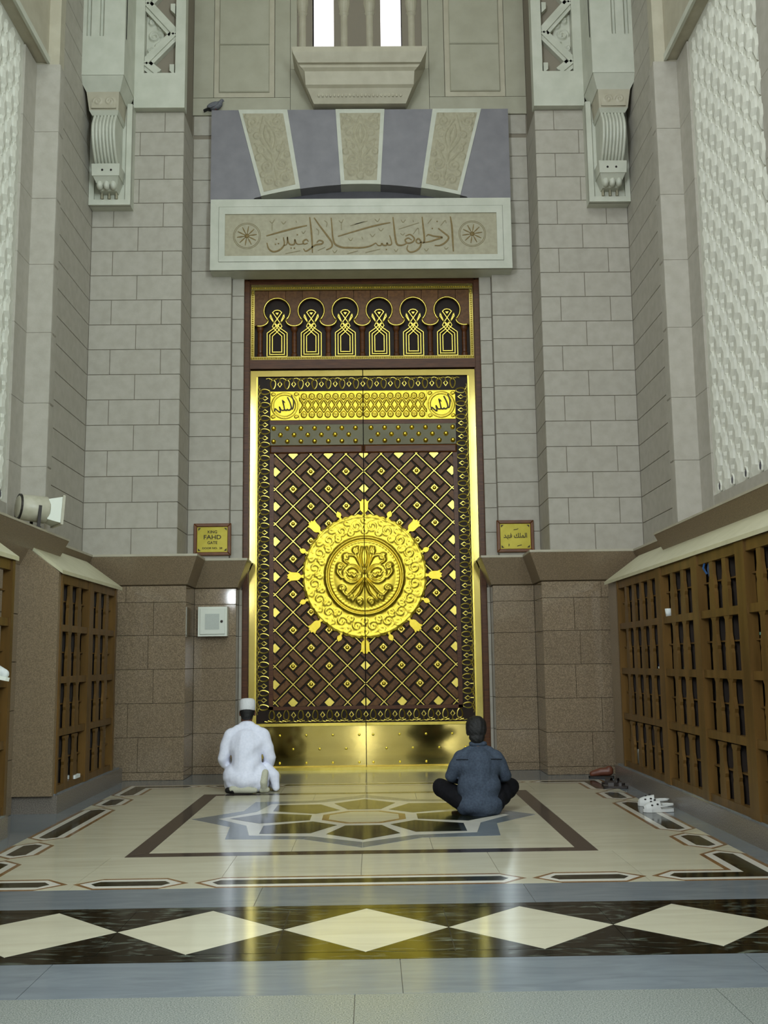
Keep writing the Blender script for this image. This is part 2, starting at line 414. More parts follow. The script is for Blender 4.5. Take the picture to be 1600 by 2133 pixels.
    Ro, Ri, Po, Pi_ = 1.53, 1.22, 1.29, 1.075
    for k in range(8):
        a = k*PI/4
        piece([pol(Ri, a-PI/8), pol(Ro, a), pol(Po, a), pol(Pi_, a-PI/8)], 'bluefl', .0008, 'star_arm')
        piece([pol(Ro, a), pol(Ri, a+PI/8), pol(Pi_, a+PI/8), pol(Po, a)], 'bluefl', .0008, 'star_arm')
        piece([pol(Po, a), pol(Pi_, a+PI/8), (cx, cy)], 'white', .0004, 'star_ground')
        piece([pol(Po, a), (cx, cy), pol(Pi_, a-PI/8)], 'white', .0004, 'star_ground')
        piece([pol(1.19, a), pol(.90, a, .30), pol(.47, a, .155), pol(.47, a, -.155), pol(.90, a, -.30)], 'green', .0012, 'star_kite')
    oc = lambda r: [pol(r, PI/8+k*PI/4) for k in range(8)]
    piece(oc(.40), 'brown', .0016, 'octagon_tile'); piece(oc(.335), 'cream', .002, 'octagon_tile')
build_floor()

# ================================================================== WALLS
Z0, DZ = 2.705, .3275
def courses(n0=0, ztop=8.55):
    out = []; z = Z0; k = 0
    while z < ztop-.05:
        out.append((z, min(z+DZ, ztop), k)); z += DZ; k += 1
    return out
YP, YR, YS, YD = 12.65, 13.35, 13.43, 13.56         # pier, recess, jamb strip, door planes
XP, XW, XS, XPIL, XN = 2.31, 3.48, 1.765, 3.29, 3.55
def belt_ring(pts, z, off):
    return [(x, y, z) for x, y in pts]
def build_walls():
    wb = MB()
    for s in (-1, 1):
        wb.box(*sorted((s*(XP+.012), s*4.2)), YP+.012, 14.2, 2.3, 13)
        wb.box(*sorted((s*2.19, s*4.2)), 12.60, 14.2, 0, 2.5)
        wb.box(*sorted((s*(XS+.012), s*2.5)), YR+.012, 14.2, 2.3, 8.9)
        wb.box(*sorted((s*1.66, s*2.5)), 13.20, 14.2, 0, 2.5)
        wb.box(*sorted((s*1.615, s*2.2)), YS+.012, 14.2, 0, 6.6)
    wb.box(-2.5, 2.5, 13.45, 14.2, 6.62, 9.0)
    # wall above the flat arch with two window openings left free
    wb.box(-2.6, 2.6, 13.36, 13.75, 8.89, 9.60)
    for x0, x1 in ((-2.6, -.66), (-.36, .30), (.60, 2.6)): wb.box(x0, x1, 13.36, 13.75, 9.60, 13)
    wall = wb.build('wall_back', 'mortar'); tag(wall, 'back wall of pale stone blocks around the great gilded gate', 'wall', kind='structure')
    for s in (-1, 1):
        for z0, z1, k in courses():
            A = (k % 2 == 0) # row starting at 2.705
            row_a = (k % 2 == 1)
            cuts = [XP, 2.56, 3.2, XW] if row_a else [XP, 2.88, XW]
            for c0, c1 in zip(cuts, cuts[1:]):
                x0, x1 = sorted((s*c0, s*c1)); block(wall, 'stone_block', 'stone', (x0, YP), (x1, YP), z0, z1)
            a, b = (YP+.003, YR) if s < 0 else (YR, YP+.003)
            block(wall, 'stone_block', 'stone', (s*XP, a), (s*XP, b), z0, z1, t=.04)
            x0, x1 = sorted((s*XS, s*XP))
            if z1 < 8.9: block(wall, 'stone_block', 'stone', (x0, YR), (x1, YR), z0, z1)
            if z0 < 6.55:
                x0, x1 = sorted((s*1.60, s*XS)); block(wall, 'stone_block', 'stone', (x0, YS), (x1, YS), z0, min(z1, 6.62))
        x0, x1 = sorted((s*XS, s*XP)); block(wall, 'stone_block', 'stone', (x0, YR), (x1, YR), 8.60, 8.89)
        # polished granite dado
        gz = [0.0, .095, .5, .9, 1.305, 1.71, 2.11, 2.31]
        for i, (z0, z1) in enumerate(zip(gz, gz[1:])):
            cuts = {0: [2.17, 3.6], 1: [2.17, 2.72, 3.6], 2: [2.17, 2.85, 3.6], 3: [2.17, 2.55, 3.05, 3.6], 4: [2.17, 2.62, 3.05, 3.6], 5: [2.17, 2.56, 3.0, 3.6], 6: [2.17, 2.9, 3.6]}[i]
            for c0, c1 in zip(cuts, cuts[1:]):
                x0, x1 = sorted((s*c0, s*c1)); block(wall, 'granite_block', 'granite', (x0, 12.55), (x1, 12.55), z0, z1, gap=.002, ch=.002)
            a, b = (12.552, 13.15) if s < 0 else (13.15, 12.552)
            block(wall, 'granite_block', 'granite', (s*2.17, a), (s*2.17, b), z0, z1, gap=.002, ch=.002)
            x0, x1 = sorted((s*1.64, s*2.17)); block(wall, 'granite_block', 'granite', (x0, 13.15), (x1, 13.15), z0, z1, gap=.002, ch=.002)
            a, b = (13.152, YS) if s < 0 else (YS, 13.152)
            block(wall, 'granite_block', 'granite', (s*1.64, a), (s*1.64, b), z0, z1, t=.03, gap=.002, ch=.002)
        for z0, z1 in zip(gz, gz[1:]):
            x0, x1 = sorted((s*1.60, s*1.64)); block(wall, 'stone_block', 'stone', (x0, YS), (x1, YS), z0, z1, gap=.002)
        # projecting granite belt with a cream fillet: sections swept round the plan
        def sect(d, z):
            P = [(s*3.7, 12.57-d), (s*(2.19-d), 12.57-d), (s*(2.19-d), 13.17-d), (s*(1.66-d), 13.17-d), (s*(1.66-d), 13.5)]
            return [(x, y, z) for x, y in P]
        back = lambda z: [(s*3.7, 13.6, z), (s*3.0, 13.6, z), (s*2.6, 13.6, z), (s*2.3, 13.6, z), (s*1.9, 13.6, z)]
        def belt(prof, m, name):
            mb = MB(); rows = [sect(d, z) for d, z in prof]
            fs = []; vs = [p for r in rows for p in r]
            for i in range(len(rows)-1):
                for j in range(4): fs.append((i*5+j, i*5+j+1, (i+1)*5+j+1, (i+1)*5+j))
            mb.add(vs, fs); mb.build(name, m, wall)
        belt([(-.02, 2.30), (0.0, 2.315), (.035, 2.325), (.17, 2.655)], 'granite2', 'belt_course')
        belt([(.17, 2.655), (.175, 2.66), (.175, 2.685), (.12, 2.69), (-.2, 2.70)], 'marble2', 'belt_fillet')
    # stone panels over the arch
    for s in (-1, 1):
        x0, x1 = sorted((s*1.19, s*2.03)); MB().prism([(x0, 9.15), (x1, 9.15), (x1, 12.5), (x0, 12.5)], 'xz', 13.325, 13.37).build('panel_border', 'marble2', wall)
        x0, x1 = sorted((s*1.26, s*1.96))
        for z0, z1 in ((9.22, 9.93), (9.935, 11.4), (11.405, 12.45)):
            MB().prism([(x0, z0), (x1, z0), (x1, z1), (x0, z1)], 'xz', 13.30, 13.34, .012).build('wall_panel', 'panel', wall)
        for (a, b, z0, z1) in ((.97, 1.185, 9.15, 12.9), (2.035, 2.32, 9.15, 12.9)):
            x0, x1 = sorted((s*a, s*b)); block(wall, 'stone_block', 'panel', (x0, 13.33), (x1, 13.33), z0, z1, t=.04, gap=.002, ch=.002)
    block(wall, 'stone_block', 'panel', (-2.32, 13.33), (-.97, 13.33), 8.89, 9.148, t=.04, gap=.001, ch=.002)
    block(wall, 'stone_block', 'panel', (.97, 13.33), (2.32, 13.33), 8.89, 9.148, t=.04, gap=.001, ch=.002)
    block(wall, 'stone_block', 'panel', (-.968, 13.33), (.968, 13.33), 8.89, 9.57, t=.04, gap=.001, ch=.002)
    for s in (-1, 1):
        x0, x1 = sorted((s*.875, s*.968)); block(wall, 'stone_block', 'panel', (x0, 13.33), (x1, 13.33), 9.57, 12.9, t=.04, gap=.001, ch=.002)
    # side walls
    for s, nm in ((-1, 'wall_left'), (1, 'wall_right')):
        w = MB()
        w.box(*sorted((s*(XW+.012), s*4.2)), 10.7, 12.75, 2.3, 13)
        w.box(*sorted((s*(XN+.05), s*4.2)), 0, 10.7, 2.3, 13)
        w.box(*sorted((s*3.32, s*4.2)), 0, 12.6, 0, 2.66)
        w.box(*sorted((s*4.2, s*10)), -.2, 0, 0, 13); w.box(*sorted((s*9.8, s*10)), -14, 0, 0, 13)
        ws = w.build(nm, 'mortar'); tag(ws, f'{"left" if s < 0 else "right"} side wall of pale stone with a recessed carved screen panel', 'wall', kind='structure')
        def face(x, ya, yb, z0, z1, m='stone', name='stone_block', t=.05, gap=.0035, ch=.003):
            a, b = ((s*x, ya), (s*x, yb)) if s < 0 else ((s*x, yb), (s*x, ya)); block(ws, name, m, a, b, z0, z1, t, gap, ch)
        for z0, z1, k in courses(ztop=12.9): face(XW, 10.72, 12.65, z0, z1)
        # pilaster between the far wall and the screen recess; big slabs
        zz = [2.66, 3.42, 4.10, 4.87, 5.63, 6.38, 7.15, 7.95]
        for z0, z1 in zip(zz, zz[1:]):
            face(XPIL, 10.58, 10.76, z0, z1, 'stone', 'pilaster_slab', gap=.001, ch=.012)
            x0, x1 = sorted((s*XPIL, s*(XN+.02))); block(ws, 'pilaster_slab', 'stone', (x0+.0, 10.575), (x1, 10.575), z0, z1, gap=.001, ch=.003)
            # slab between pilaster and screen, and the far side of the screen
            face(XN, 10.20, 10.575, z0, z1, 'stone', 'pilaster_slab', gap=.001, ch=.003)
            face(XN, 6.6, 8.35, z0, z1, 'stone', 'pilaster_slab', gap=.001, ch=.003)
        for z0, z1 in zip(zz, zz[1:]):
            for ya, yb in ((0, 2.2), (2.2, 4.4), (4.4, 6.6)): face(XN, ya, yb, z0, z1, 'stone', 'pilaster_slab', gap=.002, ch=.003)
        face(XN, 8.35, 10.2, 2.66, 2.98, 'stone', 'pilaster_slab', gap=.001, ch=.003)
        # upper pilaster and the beam over the screen
        x0, x1 = sorted((s*XPIL, s*3.9))
        MB().box(x0+(.015 if s > 0 else 0), x1-(.015 if s < 0 else 0), 10.58, 10.74, 7.95, 12.9).build('upper_pilaster', 'marble2', ws)
        MB().box(*sorted((s*3.43, s*3.9)), 0, 10.58, 7.97, 12.9).build('screen_beam', 'marble2', ws)
        MB().box(*sorted((s*3.41, s*3.44)), 0, 10.575, 7.955, 8.03).build('beam_edge', 'marble', ws)
        MB().box(*sorted((s*3.405, s*3.5)), 0, 10.0, 8.75, 8.86).build('beam_moulding', 'marble2', ws)
        # near cornice (belt) along the side, dado granite
        def sweep(prof, y0, y1, m, name):
            MB().loft([[(s*x, y, z) for x, z in prof] for y in (y0, y1)]).build(name, m, ws)
        sweep([(3.09, 2.655), (3.27, 2.32), (3.45, 2.32), (3.45, 2.655)], 0, 10.78, 'granite2', 'belt_course')
        sweep([(3.085, 2.655), (3.45, 2.655), (3.45, 2.66), (3.085, 2.675)], 0, 10.785, 'marble2', 'belt_fillet')
        sweep([(3.28, 2.655), (3.44, 2.32), (3.5, 2.32), (3.5, 2.655)], 10.78, 12.41, 'granite2', 'belt_course')
        sweep([(3.275, 2.655), (3.5, 2.655), (3.5, 2.66), (3.275, 2.68)], 10.78, 12.41, 'marble2', 'belt_fillet')
        for z0, z1 in ((0, .5), (.502, .95), (.952, 1.4), (1.402, 1.85), (1.852, 2.32)):
            for ya, yb in ((12.02, 12.55), (8.62, 9.85)) if s < 0 else ((12.02, 12.55),):
                face(3.27, ya, yb, z0, z1, 'granite2', 'granite_block', gap=.002, ch=.002)
    cl = MB().box(-10, 10, -14, 14.2, 13, 13.2).build('ceiling', 'plaster'); tag(cl, 'pale plaster ceiling high over the gate hall', 'ceiling', kind='structure')
    rw = MB().box(-10, 10, -14.2, -14, 0, 13).build('wall_rear', 'plaster'); tag(rw, 'plain plaster wall at the far end of the hall opposite the gate', 'wall', kind='structure')
build_walls()

# ================================================================== LINTEL with inscription, flat arch, window
def build_lintel():
    yF = 13.10
    lt = MB()
    x, z0, z1 = 2.02, 6.55, 7.545
    lt.box(-x, x, yF+.02, YR+.1, z0, z1)
    root = lt.build('trim_1', 'marble'); tag(root, 'white marble lintel slab carved with a gilded inscription above the gate', 'lintel', kind='structure')
    def frame(xo, zo0, zo1, xi, zi0, zi1, yf, name, m):
        for P in ([(-xo, zo0), (xo, zo0), (xi, zi0), (-xi, zi0)], [(-xo, zo1), (xo, zo1), (xi, zi1), (-xi, zi1)],
                  [(-xo, zo0), (-xi, zi0), (-xi, zi1), (-xo, zo1)], [(xo, zo0), (xi, zi0), (xi, zi1), (xo, zo1)]):
            MB().prism(P, 'xz', yf, yF+.03).build(name, m, root)
    frame(2.02, 6.55, 7.545, 1.91, 6.66, 7.44, yF, 'frame_board', 'marble')
    frame(1.905, 6.665, 7.435, 1.825, 6.745, 7.335, yF-.005, 'frame_board', 'marble')
    MB().box(-1.83, 1.83, yF+.012, yF+.03, 6.74, 7.34).build('inscription_panel', 'carve', root)
    # strokes drawn on a 3058 x 847 sheet covering the slab; (X, Y) -> metres on the slab
    def q(X, Y): return ((X*.2125+430-757)*.006256+.02, 7.545-(Y*.2125-18+.0125*.2125*X)*.00675)
    yi = yF+.0065
    def stroke(pts, w=15, name='letter_stroke', m='ink'):
        pp = smooth_pts([q(*p) for p in pts], 5); n = len(pp); ww = w*.2125*.0063
        ws = [ww*(.55+.45*math.sin(PI*min(1, max(0, (i+.6)/(n)*1.0)))) for i in range(n)]
        MB().ribbon(pp, ws, yi, yF+.014).build(name, m, root)
    O = 1459
    E8 = lambda L: [(X+O, Y) for X, Y in L]
    for P, w in (
        (E8([(970, 235), (983, 330), (988, 450), (993, 580)]), 19),
        (E8([(845, 352), (900, 395), (948, 440), (915, 490), (860, 520), (805, 522)]), 18),
        (E8([(722, 432), (745, 415), (800, 430), (885, 440), (835, 458), (775, 478), (722, 490), (690, 495)]), 17),
        (E8([(684, 240), (694, 350), (703, 450), (696, 492), (668, 490)]), 19),
        (E8([(668, 490), (640, 502), (618, 480), (640, 455), (664, 480), (662, 530), (620, 572), (560, 588), (526, 560), (535, 520)]), 17),
        (E8([(512, 430), (560, 415), (602, 455), (580, 490), (530, 500), (508, 470), (540, 450), (575, 470)]), 16),
        (E8([(520, 505), (470, 522), (425, 510), (408, 440), (398, 340), (388, 245)]), 19),
        (E8([(352, 425), (366, 470), (370, 510), (340, 520), (325, 500), (318, 522), (290, 522), (272, 505), (262, 524), (235, 524), (212, 500)]), 16),
        (E8([(212, 500), (150, 532), (60, 548), (-60, 548)]) + [(1330, 545), (1262, 515), (1238, 450), (1230, 350), (1222, 255)], 19),
        (E8([(362, 298), (250, 320), (100, 358)]) + [(1290, 437)], 17),
        ([(1050, 255), (1110, 340), (1180, 430), (1228, 500), (1222, 545), (1170, 572)], 18),
        ([(1075, 500), (1100, 478), (1138, 490), (1125, 512), (1060, 525), (1010, 560), (965, 585), (942, 560)], 17),
        ([(1005, 250), (1018, 360), (1028, 480), (1032, 600)], 18),
        ([(992, 490), (970, 470), (938, 490), (950, 515), (985, 505)], 16),
        ([(940, 512), (890, 518), (868, 505), (855, 470), (850, 515), (815, 522), (790, 500), (780, 445), (775, 515), (745, 530)], 15),
        ([(740, 450), (748, 520), (705, 572), (640, 592), (592, 562), (574, 505)], 17),
        ([(978, 332), (860, 358), (720, 395), (568, 437)], 18)):
        stroke(P, w)
    for X, Y in [(785+O, 355), (835+O, 285), (318+O, 565), (668, 470), (660, 520), (690, 512), (818, 556), (850, 556), (880, 425)]:
        c = q(X, Y); MB().ribbon([(c[0]-.009, c[1]), (c[0], c[1]+.002), (c[0]+.009, c[1])], .016, yi, yF+.014).build('letter_dot', 'ink', root)
    for P in (E8([(445, 362), (650, 298)]), E8([(740, 305), (780, 258)]), E8([(870, 325), (915, 275), (928, 300)]), E8([(590, 410), (640, 350), (648, 410)]),
              E8([(105, 595), (255, 560)]), E8([(0, 318), (130, 285)]), [(760, 610), (910, 580)], [(1085, 578), (1160, 545)], [(1380, 608), (1490, 578)], [(1415, 332), (1560, 290)],
              E8([(700, 553), (720, 575), (742, 550)]), E8([(900, 540), (920, 556), (942, 538)]), E8([(395, 560), (415, 582), (435, 556)]), E8([(155, 410), (178, 438), (205, 410)]), E8([(240, 355), (265, 380), (290, 355)]),
              [(600, 290), (625, 310), (650, 275)], [(625, 310), (625, 385)], [(720, 295), (740, 318), (765, 292)], [(865, 285), (872, 305)], [(1300, 280), (1325, 302), (1345, 268)], [(1325, 302), (1325, 372)],
              [(1070, 362), (1095, 385), (1090, 425)], [(1155, 282), (1180, 305), (1172, 345)], [(1395, 455), (1418, 478), (1440, 450)], [(1530, 440), (1540, 465)], [(925, 390), (940, 410), (962, 384)], [(1235, 575), (1255, 598), (1280, 570)],
              E8([(460, 402), (485, 420), (505, 400)]), E8([(470, 270), (490, 295), (515, 270)]), E8([(590, 270), (596, 290)]), E8([(205, 265), (232, 288), (255, 258)])):
        stroke(P, 8, 'vowel_mark', 'inksoft')
    for X, Y in ((372, 438), (1188+O, 403)):
        cx, cz = q(X, Y)
        ros = MB(); R = .155
        for k in range(10):
            a = 2*PI*k/10+.15
            ros.ribbon([(cx+.03*math.cos(a), cz+.03*math.sin(a)), (cx+.085*math.cos(a), cz+.085*math.sin(a)), (cx+.135*math.cos(a), cz+.135*math.sin(a))], [.008, .016, .008], yi, yF+.014)
        ros.build('rosette', 'ink', root)
        MB().lathe([(0, 0), (.032, 0), (.024, .008), (0, .012)], 12).build('rosette_boss', 'ink', root, (cx, yF+.0125, cz), (PI/2, 0, 0))
        for rr in (.165, .182):
            MB().tube([(cx+rr*math.cos(2*PI*k/28), yF+.012, cz+rr*math.sin(2*PI*k/28)) for k in range(28)], .004, 5, True).build('rosette_ring', 'inksoft', root)
build_lintel()

def build_arch():
    yF = 13.20; zt, zb = 8.89, 7.545
    def arc(x): return 7.595 + .205*(1-(x/1.50)**2) if abs(x) < 1.5 else 7.595
    bk = MB().box(-2.04, 2.04, 13.42, 13.5, zb, zt)
    root = bk.build('trim_2', 'shade'); tag(root, 'flat arch of blue-grey and carved cream marble wedges above the lintel', 'arch', kind='structure')
    cuts_t = [-2.04, -1.67, -1.0, -.337, .337, 1.0, 1.67, 2.04]; cuts_b = [-2.04, -1.355, -.823, -.272, .272, .823, 1.355, 2.04]
    for i in range(7):
        a, b, c, d = cuts_t[i], cuts_t[i+1], cuts_b[i+1], cuts_b[i]
        n = 8; low = [(d+(c-d)*k/n, arc(d+(c-d)*k/n)) for k in range(n+1)]
        if i in (0, 6):
            if i == 0: low = [(-2.04, zb), (-1.5, zb)] + [p for p in low if p[0] > -1.5]
            else: low = [p for p in low if p[0] < 1.5] + [(1.5, zb), (2.04, zb)]
        poly = low + [(b, zt), (a, zt)]
        cream = i in (1, 3, 5)
        MB().prism(poly, 'xz', yF-(.012 if cream else 0), 13.43).build('cream_wedge' if cream else 'blue_wedge', 'marble' if cream else 'blue', root)
        if cream:
            m = .055; zl = arc(c)+.06; zl2 = arc(d)+.06
            dx = lambda x, z: x
            BL = (d+m+(a-d)*.05, max(zl2, zl) if False else zl2); BR = (c-m+(b-c)*.05, zl); TR = (b-m, zt-.06); TL = (a+m, zt-.06)
            lerp = lambda u, v: tuple((1-v)*((1-u)*BL[t]+u*BR[t])+v*((1-u)*TL[t]+u*TR[t]) for t in (0, 1))
            st = []
            for (u, v, r, a0, sg) in ((.25, .12, .07, 0, 1), (.75, .12, .07, PI, -1), (.28, .30, .085, 1, -1), (.72, .30, .085, 2, 1), (.25, .52, .06, 2, 1), (.75, .52, .06, 1, -1), (.2, .88, .085, 0, -1), (.8, .88, .085, PI, 1), (.5, .06, .05, 1, 1), (.12, .2, .04, 1, 1), (.88, .2, .04, 2, -1), (.1, .42, .04, 1, 1), (.9, .42, .04, 2, -1), (.12, .96, .04, 1, 1), (.88, .96, .04, 2, -1), (.1, .78, .045, 0, 1), (.9, .78, .045, 3, -1), (.22, .7, .05, 0, 1), (.78, .7, .05, 3, -1)):
                x, z = lerp(u, v); st.append(spiral(x, z, r, 1.5, a0, sg, 40))
            for P in ([(.5, .03), (.5, .3), (.5, .55)], [(.5, .45), (.3, .68), (.5, .95)], [(.5, .45), (.7, .68), (.5, .95)], [(.5, .3), (.3, .42), (.12, .6)], [(.5, .3), (.7, .42), (.88, .6)], [(.5, .55), (.42, .7), (.5, .83)], [(.5, .55), (.58, .7), (.5, .83)]):
                pp = smooth_pts([lerp(*p) for p in P], 14); st.append([tuple(p) for p in pp])
            relief('carved_face', 'carve', [BL, BR, TR, TL], 64, 120, st, yF-.016, root, amp=.016, w=.013, thick=.02)
build_arch()

def build_window():
    y = 13.33
    root = MB().box(-.875, .875, 13.60, 13.74, 9.57, 9.61).build('window_1', 'marble2'); tag(root, 'pair of tall narrow windows with columns over a corbelled sill', 'window', kind='structure')
    # corbelled sill
    prof = [(13.37, 8.93, .63), (13.12, 8.93, .63), (13.02, 9.10, .715), (13.0, 9.115, .73), (12.98, 9.13, .735), (12.94, 9.30, .745), (12.90, 9.335, .79), (12.90, 9.375, .82), (12.86, 9.38, .83), (12.82, 9.46, .86), (12.80, 9.50, .90), (12.80, 9.575, .915), (13.37, 9.575, .915)]
    vs = []; fs = []; n = len(prof)
    for s in (-1, 1): vs += [(s*w, yy, z) for yy, z, w in prof]
    for i in range(n): fs.append((i, (i+1) % n, n+(i+1) % n, n+i))
    fs += [tuple(range(n))[::-1], tuple(n+i for i in range(n))]
    MB().add(vs, fs).build('window_sill', 'marble2', root)
    lp = MB()
    for k in range(22):
        x = -.56+k*.0533; lp.ball((x, 13.065, 9.03), (.02, .012, .035), 8, 5)
    lp.build('sill_carving', 'marble2', root, kind='stuff')
    # mullion, jambs, columns
    for x0, x1, nm in ((-.36, .30, 'mullion'),): MB().box(x0+.09, x1-.09, 13.42, 13.7, 9.575, 12.9).build(nm, 'mauve', root)
    for x0, x1 in ((-.875, -.66), (.60, .875)): MB().box(x0, x1, 13.50, 13.7, 9.575, 12.9).build('jamb', 'mauve', root)
    for xc in (-.66, -.36, .30, .60):
        s = -1 if xc in (-.36, .60) else 1
        x0, x1 = sorted((xc, xc-s*.06)) ; MB().box(x0, x1, 13.40, 13.72, 9.575, 12.9).build('window_jamb', 'mauve', root)
    for xc in (-.80, -.215, .145, .735):
        MB().lathe([(.085, 0), (.085, .06), (.062, .09), (.062, .82), (.085, .86), (.075, .88), (.095, 1.0), (.095, 3.2)], 18).build('column', 'marble2', root, (xc, 13.40, 9.575), smooth=False)
    for x0, x1 in ((-.66, -.36), (.30, .60)):
        MB().box(x0, x1, 13.665, 13.675, 9.61, 12.9).build('window_pane', 'glass', root)
        MB().box(x0+.03, x1-.005, 13.5, 13.62, 9.63, 9.74).build('window_bar', 'void', root)
        MB().box(x0+.06, x1-.04, 13.52, 13.6, 9.575, 9.64).build('bar_foot', 'void', root)
build_window()

# ================================================================== carved bracket zone beside the arch
def build_brackets():
    for s in (-1, 1):
        side = 'left' if s < 0 else 'right'
        X = lambda a, b: sorted((s*a, s*b))
        # ornate recessed panel block
        y0 = 12.55
        pb = MB()
        pb.box(*X(2.29, 2.42), y0, YP+.06, 8.56, 12.9); pb.box(*X(2.83, 2.955), y0, YP+.06, 8.56, 12.9); pb.box(*X(2.42, 2.83), y0, YP+.06, 8.56, 9.05)
        root = pb.build('zigzag_carving', 'marble'); tag(root, f'white marble block with zigzag carving high on the {side} pier beside the arch', 'carved panel')
        MB().box(*X(2.42, 2.83), y0+.13, YP+.07, 9.05, 12.9).build('recess_back', 'marble', root)
        def bar(P0, P1, w=.075):
            P0, P1 = Vector(P0), Vector(P1); t = (P1-P0).normalized(); n = Vector((-t.y, t.x))
            for off, ww, yy in ((0, w, y0+.035), (w*.0, w*.38, y0+.015)):
                P = [P0+n*ww-t*.0, P0-n*ww, P1-n*ww, P1+n*ww]
                MB().prism([(s*p.x, p.y) for p in P], 'xz', yy, y0+.14).build('zigzag_bar', 'marble', root)
        zz = [(2.82, 9.20), (2.44, 9.62), (2.82, 10.06), (2.44, 10.5)]
        bar((2.82, 9.20), (2.66, 9.06)); 
        for a, b in zip(zz, zz[1:]): bar(a, b)
        st = [spiral(s*2.72, 9.62, .075, 1.6, 0, 1, 40), spiral(s*2.64, 9.75, .045, 1.3, 2, -1), spiral(s*2.66, 9.48, .045, 1.3, 1, 1), spiral(s*2.75, 9.82, .04, 1.3, 1, 1), spiral(s*2.77, 9.42, .04, 1.2, 1, -1)]
        a, b = X(2.60, 2.825); relief('floral_carving', 'marble', [(a, 9.34), (b, 9.34), (b, 9.92), (a, 9.92)], 40, 90, st, y0+.105, root, amp=.035, w=.016, thick=.03)
        for zc in (9.13, 9.62, 10.0):
            cc = s*2.44; MB().prism([(cc, zc-.09), (s*2.50, zc-.03), (s*2.50, zc+.06), (cc, zc+.06)], 'xz', y0+.03, y0+.14).build('edge_leaf', 'marble', root)
        # console bracket
        c = MB(); c.box(*X(2.945, 3.475), 12.50, YP+.05, 7.18, 8.57)
        root = c.build('bracket', 'marble'); tag(root, f'scrolled white marble bracket with fluted belly carrying a shaft on the {side} pier', 'bracket')
        for P in ((2.945, 3.01, 7.18, 8.56), (3.41, 3.475, 7.18, 8.56), (3.01, 3.41, 7.18, 7.25)):
            MB().box(*X(P[0], P[1]), 12.455, 12.51, P[2], P[3]).build('plate_rim', 'marble', root)
        sh = MB(); sh.box(*X(2.95, 3.20), 12.0, 12.62, 8.69, 9.22); sh.box(*X(3.20, 3.54), 12.0, 12.62, 8.69, 9.22)
        for a, b in ((2.95, 3.215), (3.27, 3.375), (3.435, 3.54)): sh.box(*X(a, b), 12.0, 12.1, 9.22, 12.9)
        sh.box(*X(2.95, 3.54), 12.06, 12.62, 9.22, 12.9)
        sh.build('shaft', 'marble', root)
        # slab, tapered
        def taper(z0, z1, i0, i1, y_0, y_1, o0, o1, name, m='marble'):
            MB().loft([[(s*i, y, z), (s*o, y, z), (s*o, 12.55, z), (s*i, 12.55, z)] for z, i, o, y in ((z0, i0, o0, y_0), (z1, i1, o1, y_1))]).build(name, m, root)
        taper(8.52, 8.685, 3.02, 2.955, 12.10, 12.0, 3.44, 3.53, 'bracket_slab')
        taper(8.29, 8.52, 3.045, 3.03, 12.14, 12.10, 3.41, 3.44, 'bracket_block', 'marble2')
        a, b = X(3.07, 3.38); relief('block_carving', 'marble2', [(a, 8.31), (b, 8.31), (b, 8.5), (a, 8.5)], 40, 26, [spiral(s*3.15, 8.40, .055, 1.4, 0, 1), spiral(s*3.30, 8.40, .055, 1.4, PI, -1)], 12.112, root, amp=.012, w=.01, thick=.03)
        taper(8.24, 8.29, 3.06, 3.04, 12.17, 12.13, 3.38, 3.41, 'bracket_fillet')
        # fluted belly: seven ribs following an S curve
        curve = smooth_pts([(12.18, 8.25), (12.09, 8.08), (12.10, 7.90), (12.20, 7.73), (12.30, 7.63)], 6)
        MB().loft([[(s*3.07, p[0]+.02, p[1]), (s*3.36, p[0]+.02, p[1]), (s*3.36, 12.52, p[1]), (s*3.07, 12.52, p[1])] for p in curve]).build('bracket_belly', 'marble', root)
        for k in range(7):
            xx = 3.085+k*.0435
            MB().tube([(s*xx, p[0]+.014, p[1]) for p in curve], .019, 8).build('flute_rib', 'marble', root)
        taper(7.47, 7.62, 3.04, 3.03, 12.24, 12.22, 3.38, 3.385, 'bracket_lip')
        for xx in (3.14, 3.25): MB().ball((s*xx, 12.23, 7.54), .014, 8, 6).build('lip_stud', 'void', root)
        taper(7.33, 7.47, 3.10, 3.05, 12.38, 12.25, 3.31, 3.37, 'bracket_foot')
        for k in range(3): MB().ball((s*(3.13+k*.085), 12.33, 7.38), (.042, .06, .06), 12, 8).build('foot_bulb', 'marble', root, smooth=True)
        for xx in (3.12, 3.21, 3.30): MB().box(*X(xx-.008, xx+.008), 12.44, 12.5, 7.255, 7.38).build('drip_prong', 'carve', root)
build_brackets()

